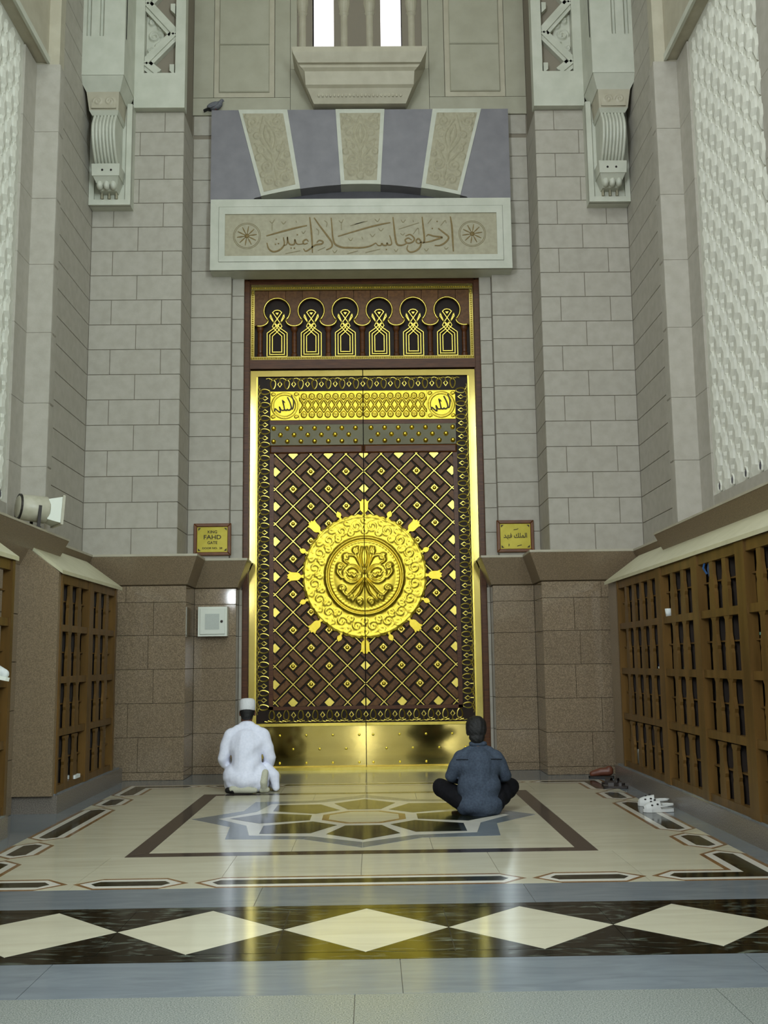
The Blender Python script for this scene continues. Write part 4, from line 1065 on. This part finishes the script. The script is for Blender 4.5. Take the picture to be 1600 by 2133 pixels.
def white_person():
    g = (-1.275, 11.30)
    root = empty('person', (g[0], g[1], 0), label='person in a white robe and white cap kneeling back on the heels facing the gate', cat='person')
    B = []
    head(B, (.0, .09, .83))
    B += [('limb', (0, .06, .70), .052, (0, .085, .79), .054), ('limb', (0, .0, .20), .13, (0, .02, .48), .13), ('limb', (0, .02, .44), .13, (0, .04, .56), .10), ('limb', (-.15, .04, .61), .05, (.15, .04, .61), .05)]
    for s in (-1, 1):
        B += [('limb', (s*.165, .04, .59), .042, (s*.25, .05, .37), .038), ('limb', (s*.25, .05, .37), .038, (s*.17, .33, .27), .028)]
        B += [('limb', (s*.10, .0, .19), .09, (s*.13, .42, .13), .062), ('limb', (s*.13, .42, .085), .055, (s*.09, .02, .06), .045)]
        hand(B, (s*.155, .385, .265), (-.1*s, 1, -.25), (-s, 0, 0), (0, .25, 1))
    body('body', 'skin', B, root, voxel=.0085, smooth=3)
    eyes((0, .09, .83), root)
    # hair below the cap
    me = blob([('ball', (0, .073, .842), (.083, .093, .075)), ('ball', (0, .05, .80), (.068, .072, .05))], voxel=.008, smooth=3); me.materials.append(M['hair']); link(me, 'hair', root)
    MB().lathe([(.083, 0), (.088, .01), (.088, .05), (.087, .085), (.080, .112), (.060, .126), (.03, .131), (0, .132)], 28).build('cap', 'cap', root, (0, .075, .856), (-.10, 0, 0), smooth=True)
    def fold(p):
        a = max(0, min(1, (.66-p.z)/.2))
        d = p.x*.75-(p.z-.40)*.55
        return a*(.0045*math.sin(d*42+2.5*math.sin(p.z*6)) + .003*math.sin(p.z*30-p.x*12)) + .003*math.sin(p.x*30+p.y*22)*(p.z < .2)
    R = [('limb', (0, .0, .16), .175, (0, .01, .36), .160), ('ball', (0, -.03, .15), (.212, .17, .13)), ('limb', (0, .01, .36), .160, (0, .03, .53), .155), ('ball', (0, .03, .50), (.212, .135, .17)),
         ('limb', (-.165, .035, .612), .066, (.165, .035, .612), .066), ('limb', (-.10, .04, .655), .055, (.10, .04, .655), .055), ('limb', (-.045, .045, .695), .048, (.045, .045, .695), .048), ('ball', (0, .055, .715), (.066, .068, .042))]
    for s in (-1, 1):
        R += [('limb', (s*.178, .035, .60), .070, (s*.225, .03, .47), .066), ('limb', (s*.225, .03, .47), .066, (s*.252, .04, .36), .062), ('limb', (s*.252, .04, .36), .060, (s*.235, .09, .29), .058), ('limb', (s*.245, .05, .34), .058, (s*.175, .30, .275), .046)]
        R += [('limb', (s*.12, .0, .18), .135, (s*.16, .42, .13), .105), ('limb', (s*.16, .42, .10), .10, (s*.15, .1, .09), .10)]
        R += [('ball', (s*.12, -.02, .10), (.10, .12, .095))]
    body('robe', 'thobe', R, root, voxel=.012, smooth=7, fold=fold)
    # gathered hem of the robe over the right side
    body('robe_fold', 'thobe', [('limb', (.215, .02, .26), .05, (.30, .03, .17), .06), ('limb', (.30, .03, .17), .058, (.315, .02, .05), .045), ('limb', (.315, .02, .06), .045, (.27, .2, .06), .06)], root, voxel=.011, smooth=4, fold=fold)
    # right foot upright on its toes, left foot lying flat
    body('foot', 'sock', [('limb', (.215, -.10, .215), .036, (.20, -.12, .12), .040), ('limb', (.20, -.12, .12), .042, (.20, -.09, .045), .036), ('limb', (.175, -.09, .035), .03, (.235, -.08, .035), .028), ('limb', (.20, -.08, .03), .026, (.20, -.02, .028), .024)], root, voxel=.009, smooth=3)
    body('foot', 'sock', [('limb', (-.13, -.12, .045), .04, (.05, -.15, .042), .036), ('limb', (.05, -.15, .04), .035, (.11, -.13, .035), .03)], root, voxel=.009, smooth=3)
    body('trouser_hem', 'black2', [('limb', (-.18, -.10, .035), .033, (-.12, -.13, .035), .033)], root, voxel=.009, smooth=2)

def blue_person():
    root = empty('person', (1.035, 9.48, 0), label='person with short black hair sitting cross-legged in a grey-blue shirt and black trousers', cat='person')
    B = []
    head(B, (-.01, .06, .735))
    B += [('limb', (0, .02, .58), .055, (-.008, .05, .69), .055), ('limb', (0, .0, .14), .13, (0, 0, .40), .13), ('limb', (0, 0, .38), .13, (0, .01, .46), .10), ('limb', (-.15, .01, .505), .045, (.15, .01, .505), .045)]
    for s in (-1, 1):
        B += [('limb', (s*.16, .01, .49), .042, (s*.245, .06, .33), .038), ('limb', (s*.245, .06, .33), .038, (s*.13, .34, .26), .028)]
        B += [('limb', (s*.11, .0, .11), .085, (s*.33, .30, .20), .058), ('limb', (s*.33, .30, .19), .05, (-s*.08, .40, .07), .04)]
        B += [('limb', (-s*.08, .40, .065), .036, (-s*.20, .36, .04), .03)]
        hand(B, (s*.10, .385, .245), (-.45*s, 1, -.25), (-s, -.4, 0), (0, .25, 1))
    body('body', 'skin', B, root, voxel=.0085, smooth=3)
    eyes((-.01, .06, .735), root)
    H = [('ball', (-.01, .035, .775), (.096, .108, .092)), ('ball', (-.01, -.005, .745), (.092, .07, .085)), ('ball', (-.01, -.012, .675), (.072, .055, .06)), ('ball', (-.085, .035, .735), (.018, .035, .05)), ('ball', (.065, .035, .735), (.018, .035, .05))]
    body('hair', 'hair', H, root, voxel=.008, smooth=3, fold=lambda p: .0025*math.sin(p.x*120+p.z*60)*math.sin(p.z*90-p.y*70))
    def fold(p):
        return .004*math.sin(p.x*10-p.z*30+2*math.sin(p.x*8))*(1 if p.z < .30 else .3) + .002*math.sin(p.z*52+p.x*10)
    R = [('limb', (0, -.01, .10), .16, (0, -.01, .32), .150), ('ball', (0, -.03, .10), (.205, .155, .12)), ('limb', (-.13, -.03, .065), .075, (.13, -.03, .065), .075), ('ball', (0, -.015, .24), (.198, .145, .20)), ('limb', (0, 0, .32), .15, (0, 0, .45), .15), ('ball', (0, 0, .42), (.208, .125, .15)),
         ('limb', (-.155, .01, .505), .062, (.155, .01, .505), .062), ('limb', (-.10, .012, .545), .052, (.10, .012, .545), .052), ('limb', (-.045, .015, .58), .045, (.045, .015, .58), .045)]
    for s in (-1, 1):
        R += [('limb', (s*.16, .01, .495), .068, (s*.215, .025, .40), .062), ('limb', (s*.215, .025, .40), .061, (s*.245, .06, .33), .058), ('limb', (s*.245, .06, .33), .058, (s*.15, .30, .27), .045)]
    body('shirt', 'denim', R, root, voxel=.011, smooth=7, fold=fold)
    # yoke seam across the back and collar
    P = [(-.205+.041*k, -.118+.045*abs((k-5)/5)**2.2+.012, .485+.004*math.sin(k)) for k in range(11)]
    MB().tube(P, .0035, 6).build('yoke_seam', 'trouser', root)
    body('collar', 'denim', [('limb', (-.045, -.012, .618), .027, (.045, -.012, .618), .027), ('limb', (-.06, .0, .618), .024, (-.05, .07, .60), .02), ('limb', (.06, .0, .618), .024, (.05, .07, .60), .02)], root, voxel=.009, smooth=3)
    T = [('ball', (0, -.01, .095), (.20, .15, .09))]
    for s in (-1, 1):
        T += [('limb', (s*.12, .0, .11), .108, (s*.325, .30, .205), .082), ('limb', (s*.325, .30, .20), .082, (s*.22, .36, .13), .068), ('limb', (s*.25, .35, .13), .068, (-s*.05, .40, .075), .055)]
    body('trousers', 'trouser', T, root, voxel=.012, smooth=5, fold=lambda p: .004*math.sin(p.x*40+p.y*30))
white_person(); blue_person()

# ================================================================== SMALL THINGS
def small_things():
    # plaques on the recess walls
    for s in (-1, 1):
        x0, x1 = sorted((s*1.735, s*2.22)); z0, z1, y = 2.755, 3.175, 13.30
        fr = MB()
        for P in ([(x0, z0), (x1, z0), (x1-.045, z0+.045), (x0+.045, z0+.045)], [(x0, z1), (x1, z1), (x1-.045, z1-.045), (x0+.045, z1-.045)],
                  [(x0, z0), (x0+.045, z0+.045), (x0+.045, z1-.045), (x0, z1)], [(x1, z0), (x1-.045, z0+.045), (x1-.045, z1-.045), (x1, z1)]):
            fr.prism(P, 'xz', y, 13.348, .008)
        root = fr.build('gate_sign', 'plaquewood')
        tag(root, 'yellow gate sign with English lettering in a brown wooden frame' if s < 0 else 'yellow gate sign with Arabic lettering in a brown wooden frame', 'sign')
        pl = MB().box(x0+.04, x1-.04, y+.02, 13.345, z0+.04, z1-.04).build('sign_plate', 'plaquegold', root)
        cx, cz = (x0+x1)/2, (z0+z1)/2
        for a in (-1, 1):
            for b in (-1, 1): MB().prism([(cx+a*.185, cz+b*.15), (cx+a*.15, cz+b*.15), (cx+a*.185, cz+b*.115)], 'xz', y+.016, y+.022).build('corner_ornament', 'plaqueink', root)
        if s < 0:
            text('KING', .052, (cx, y+.018, cz+.082), 'plaqueink', root); text('FAHD', .078, (cx, y+.018, cz+.005), 'plaqueink', root, sx=1.15)
            text('GATE', .052, (cx, y+.018, cz-.06), 'plaqueink', root); text('DOOR NO.  28', .034, (cx, y+.018, cz-.125), 'plaqueink', root, sx=1.15)
        else:
            text('\uFEAA\uFEEC\uFED3 \uFEDA\uFEE0\uFEE4\uFEDF\uFE8D', .088, (cx, y+.018, cz-.02), 'plaqueink', root, sx=.88)
            MB().ribbon([(cx-.02, cz+.085), (cx+.02, cz+.09), (cx+.04, cz+.10)], .008, y+.014, y+.022).build('letter_stroke', 'plaqueink', root)
            MB().ribbon([(cx+.02, cz-.13), (cx+.05, cz-.122), (cx+.08, cz-.115)], .008, y+.014, y+.022).build('letter_stroke', 'plaqueink', root)
            MB().ribbon([(cx-.09, cz-.13), (cx-.085, cz-.115), (cx-.088, cz-.10)], .009, y+.014, y+.022).build('letter_stroke', 'plaqueink', root)
    # white wall box
    root = MB().box(-2.10, -1.735, 13.02, 13.15, 1.705, 2.075).build('wall_box', 'paint'); tag(root, 'white enamelled utility box with a keyhole door on the granite wall', 'utility box')
    d = MB().prism([(-2.075, 1.73), (-1.76, 1.73), (-1.76, 2.05), (-2.075, 2.05)], 'xz', 13.005, 13.02, .004).build('door', 'paint', root)
    MB().box(-2.01, -1.83, 13.002, 13.006, 1.79, 1.985).build('door_label', 'greypl', d)
    MB().lathe([(.018, 0), (.016, .012), (0, .014)], 12).build('lock', 'metal', d, (-1.80, 13.006, 1.89), (PI/2, 0, 0))
    # floodlight on the left ledge
    root = empty('floodlight', (-3.12, 10.05, 2.69), label='floodlight with a square hood standing on the left ledge above the shoe rack', cat='floodlight')
    ax = Vector((.62, .70, -.10)).normalized(); rz = math.atan2(ax.y, ax.x)
    def R(mb, nm, m, sm=False): return mb.build(nm, m, root, (0, 0, .19), (0, .06, rz-.25), smooth=sm)
    R(MB().loft([[(x, r*math.cos(2*PI*k/20), r*math.sin(2*PI*k/20)) for k in range(20)] for x, r in ((-.27, .10), (-.25, .125), (.0, .135), (.02, .12))]), 'housing', 'lampbeige', True)
    R(MB().loft([[(x, a, b), (x, -a, b), (x, -a, -b), (x, a, -b)] for x, a, b in ((.0, .10, .10), (.12, .155, .13), (.12, .14, .115), (.01, .08, .08))], cap=False), 'hood', 'paint')
    fr = MB()
    for (a0, a1, b0, b1) in ((-.165, .165, .125, .145), (-.165, .165, -.145, -.125), (-.165, -.145, -.125, .125), (.145, .165, -.125, .125)): fr.box(.115, .14, a0, a1, b0, b1)
    R(fr, 'hood_rim', 'lampbeige'); R(MB().box(.03, .035, -.08, .08, -.08, .08), 'lens', 'lampglass')
    R(MB().loft([[(x, .13*math.cos(2*PI*k/20), .13*math.sin(2*PI*k/20)) for k in range(20)] for x in (-.262, -.245)]), 'band', 'metal')
    for a in (-.13, .13): R(MB().box(-.10, -.07, a-.006, a+.006, -.19, .02), 'bracket_arm', 'metal')
    R(MB().box(-.11, -.06, -.135, .135, -.196, -.185), 'bracket_foot', 'metal')
    # pigeon on the ledge of the flat arch
    root = empty('pigeon', (-2.0, 13.27, 8.893), label='grey pigeon perched on the stone ledge at the corner of the arch', cat='pigeon')
    body('body', 'pigeongrey', [('ball', (0, 0, .095), (.085, .052, .055), Matrix.Rotation(-.35, 3, 'Y')), ('ball', (.055, 0, .125), (.045, .042, .045)), ('limb', (.065, 0, .14), .03, (.085, 0, .175), .025), ('ball', (.09, 0, .18), (.026, .022, .024)), ('limb', (.11, 0, .176), .007, (.128, 0, .168), .003)], root, voxel=.006, smooth=3)
    for sy in (-1, 1): MB().ball((-.03, sy*.045, .095), (.085, .014, .036), 12, 8, Matrix.Rotation(-.42, 3, 'Y')).build('wing', 'pigeondark' if sy > 0 else 'pigeongrey', root, smooth=True)
    MB().loft([[(-.06, -.03, .07), (-.06, .03, .07), (-.06, .03, .085), (-.06, -.03, .085)], [(-.16, -.035, .02), (-.16, .035, .02), (-.16, .035, .03), (-.16, -.035, .03)]]).build('tail', 'pigeondark', root)
    for sy in (-1, 1): MB().tube([(.01, sy*.02, .05), (.01, sy*.02, .006), (.03, sy*.02, .004)], .005, 6).build('leg', 'pigeonred', root)
    # footwear on the floor
    def sole(L, W, z0, z1):
        o = [(-.5, -.30), (-.46, -.42), (-.30, -.46), (0, -.36), (.22, -.44), (.40, -.44), (.49, -.25), (.5, .05), (.44, .32), (.28, .46), (0, .44), (-.3, .42), (-.46, .36), (-.5, .2)]
        return MB().prism([(x*L, y*W) for x, y in o], 'xy', z1, z0)
    def clog(name, loc, rz, m, label, group=None):
        r = empty(name, loc, rz, label=label, cat='sandal', group=group)
        sole(.28, .105, 0, .028).build('sole', m, r)
        up = MB(); rings = []
        for x, h, w in ((.135, .028, .010), (.12, .050, .034), (.08, .068, .046), (.03, .080, .048), (-.01, .086, .046)):
            rings.append([(x, w*math.cos(PI*k/10), .02+h*math.sin(PI*k/10)*.95) for k in range(11)])
        up.loft(rings, cap=False, closed=False)
        rings2 = [[(p[0]-.003, p[1]*.9, .02+(p[2]-.02)*.9) for p in q] for q in rings]; up.loft(rings2, cap=False, closed=False)
        for k in range(10):
            a, b = rings[-1][k], rings[-1][k+1]; c, d = rings2[-1][k+1], rings2[-1][k]; up.add([a, b, c, d], [(0, 1, 2, 3)])
        up.build('upper', m, r)
        MB().tube([(-.0, .047, .05), (-.06, .052, .055), (-.125, .03, .06), (-.14, 0, .062), (-.125, -.03, .06), (-.06, -.052, .055), (-.0, -.047, .05)], [.009]*7, 6).build('heel_strap', m, r)
        for x, y, z in ((.07, .036, .062), (.07, -.036, .062), (.03, 0, .101), (.065, 0, .089), (.02, .04, .07), (.02, -.04, .07)): MB().ball((x, y, z), (.011, .011, .008), 8, 5).build('vent_hole', 'black2', r)
        return r
    clog('sandal', (2.635, 9.46, .003), PI+.12, 'sandalwhite', 'white rubber clog lying nearest on the floor by the right rack')
    clog('sandal', (2.69, 9.83, .003), PI-.25, 'sandalwhite', 'white rubber clog behind its twin, touching the border by the rack plinth')
    def slide(loc, rz, m, label):
        r = empty('sandal', loc, rz, label=label, cat='sandal')
        sole(.26, .10, 0, .022).build('sole', m, r)
        for x, w in ((.045, .03), (-.05, .014)):
            MB().loft([[(x+dx, .047*math.cos(PI*k/10), .018+.052*math.sin(PI*k/10)+dz) for dx, dz in ((-w, 0), (w, 0), (w, .006), (-w, .006))] for k in range(11)]).build('strap', m, r)
        return r
    slide((2.66, 11.20, .003), 2.9, 'sandaldark', 'dark leather sandal between the white clogs and the brown shoe')
    slide((2.70, 11.50, .003), 2.5, 'sandaldark', 'dark leather sandal lying slightly nearer the gate than its mate')
    r = empty('shoe', (2.72, 12.15, .003), 2.9, label='brown leather shoe on the floor at the foot of the right pier', cat='shoe')
    sole(.29, .10, 0, .022).build('sole', 'black2', r)
    body('upper', 'shoebrown', [('limb', (.10, 0, .045), .036, (.0, 0, .07), .048), ('limb', (.0, 0, .07), .046, (-.09, 0, .075), .05), ('ball', (-.09, 0, .085), (.05, .045, .055))], r, voxel=.008, smooth=3)
    # things left in the racks
    def cup(loc, h, rr, m, label, name='cup', cat='cup'):
        r = MB().lathe([(rr*.8, 0), (rr, h), (rr*.92, h), (rr*.75, .006)], 14).build(name, m, None, loc, smooth=True); tag(r, label, cat); return r
    def bottle(loc, h, rr, m, label):
        r = MB().lathe([(rr, 0), (rr, h*.62), (rr*.9, h*.7), (rr*.4, h*.84), (rr*.4, h*.9)], 14).build('bottle', m, None, loc, smooth=True); tag(r, label, 'bottle')
        MB().lathe([(rr*.48, h*.9), (rr*.48, h)], 12).build('cap', 'paint', r); return r
    cup((2.93, 9.82, 1.755), .075, .04, 'cloth', 'crumpled white cup with a yellow rim on the second rail of the right rack')
    bottle((2.95, 11.36, .245), .20, .032, 'paint', 'small white bottle on the lowest shelf of the right rack near the pier')
    bottle((-2.93, 9.97, 1.755), .075, .03, 'paint', 'tiny white bottle on the upper rail of the left niche rack')
    cup((-2.93, 11.06, 1.27), .09, .025, 'paint', 'narrow white cup against the middle post of the left niche rack')
    cup((-2.93, 9.98, .765), .07, .035, 'cloth', 'pale blue-white cup on the lower middle shelf of the left niche rack')
    r = MB().box(-.06, .06, -.09, .09, 0, .035).build('paper_packet', 'cloth', None, (-2.94, 10.62, .246)); tag(r, 'white paper packet on the bottom shelf of the left niche rack', 'packet')
    def slipper(x, y, z, rz, m, label):
        r = MB().loft([[(-.12, -.03, 0), (-.12, .03, 0), (-.12, .03, .02), (-.12, -.03, .02)], [(0, -.04, 0), (0, .04, 0), (0, .04, .018), (0, -.04, .018)], [(.12, -.035, 0), (.12, .035, 0), (.12, .035, .02), (.12, -.035, .02)]]).build('slipper', m, None, (x, y, z), (0, 0, rz)); tag(r, label, 'slipper')
        MB().loft([[(.03+dx, .042*math.cos(PI*k/8), .016+.04*math.sin(PI*k/8)+dz) for dx, dz in ((-.02, 0), (.03, 0), (.03, .006), (-.02, .006))] for k in range(9)]).build('strap', m, r); return r
    slipper(3.02, 10.42, 1.262, PI, 'blueplastic', 'blue slipper on the second shelf from the bottom of the right rack')
    slipper(3.02, 10.15, 1.262, PI, 'paint', 'white slipper beside the blue slipper in the right rack')
    slipper(3.02, 9.31, 1.262, PI, 'greenplastic', 'sea-green slipper on a middle shelf of the right rack')
    slipper(3.02, 7.44, 1.52, PI, 'greenplastic', 'pale green slipper at eye level near the right edge of the rack')
    r = empty('water_jug', (3.0, 8.56, 1.999), label='round blue jug on the top shelf of the right rack', cat='jug')
    MB().lathe([(.05, 0), (.085, .04), (.095, .10), (.085, .15), (.05, .18), (.04, .2), (0, .2)], 18).build('jug_body', 'blueplastic', r, smooth=True)
    MB().tube([(-.03, .05, .19), (-.09, .06, .17), (-.11, .06, .11), (-.085, .05, .06)], .009, 6).build('handle', 'blueplastic', r)
    r = empty('sneaker', (-2.94, 8.26, 1.275), .35, label='white sneaker poking out of the near left shoe rack', cat='sneaker')
    r.rotation_euler = (0, .22, .35)
    sole(.30, .11, 0, .03).build('sole', 'paint', r)
    body('upper', 'cloth', [('limb', (.10, 0, .05), .040, (.0, 0, .075), .05), ('limb', (.0, 0, .08), .05, (-.09, 0, .11), .05)], r, voxel=.008, smooth=3)
small_things()
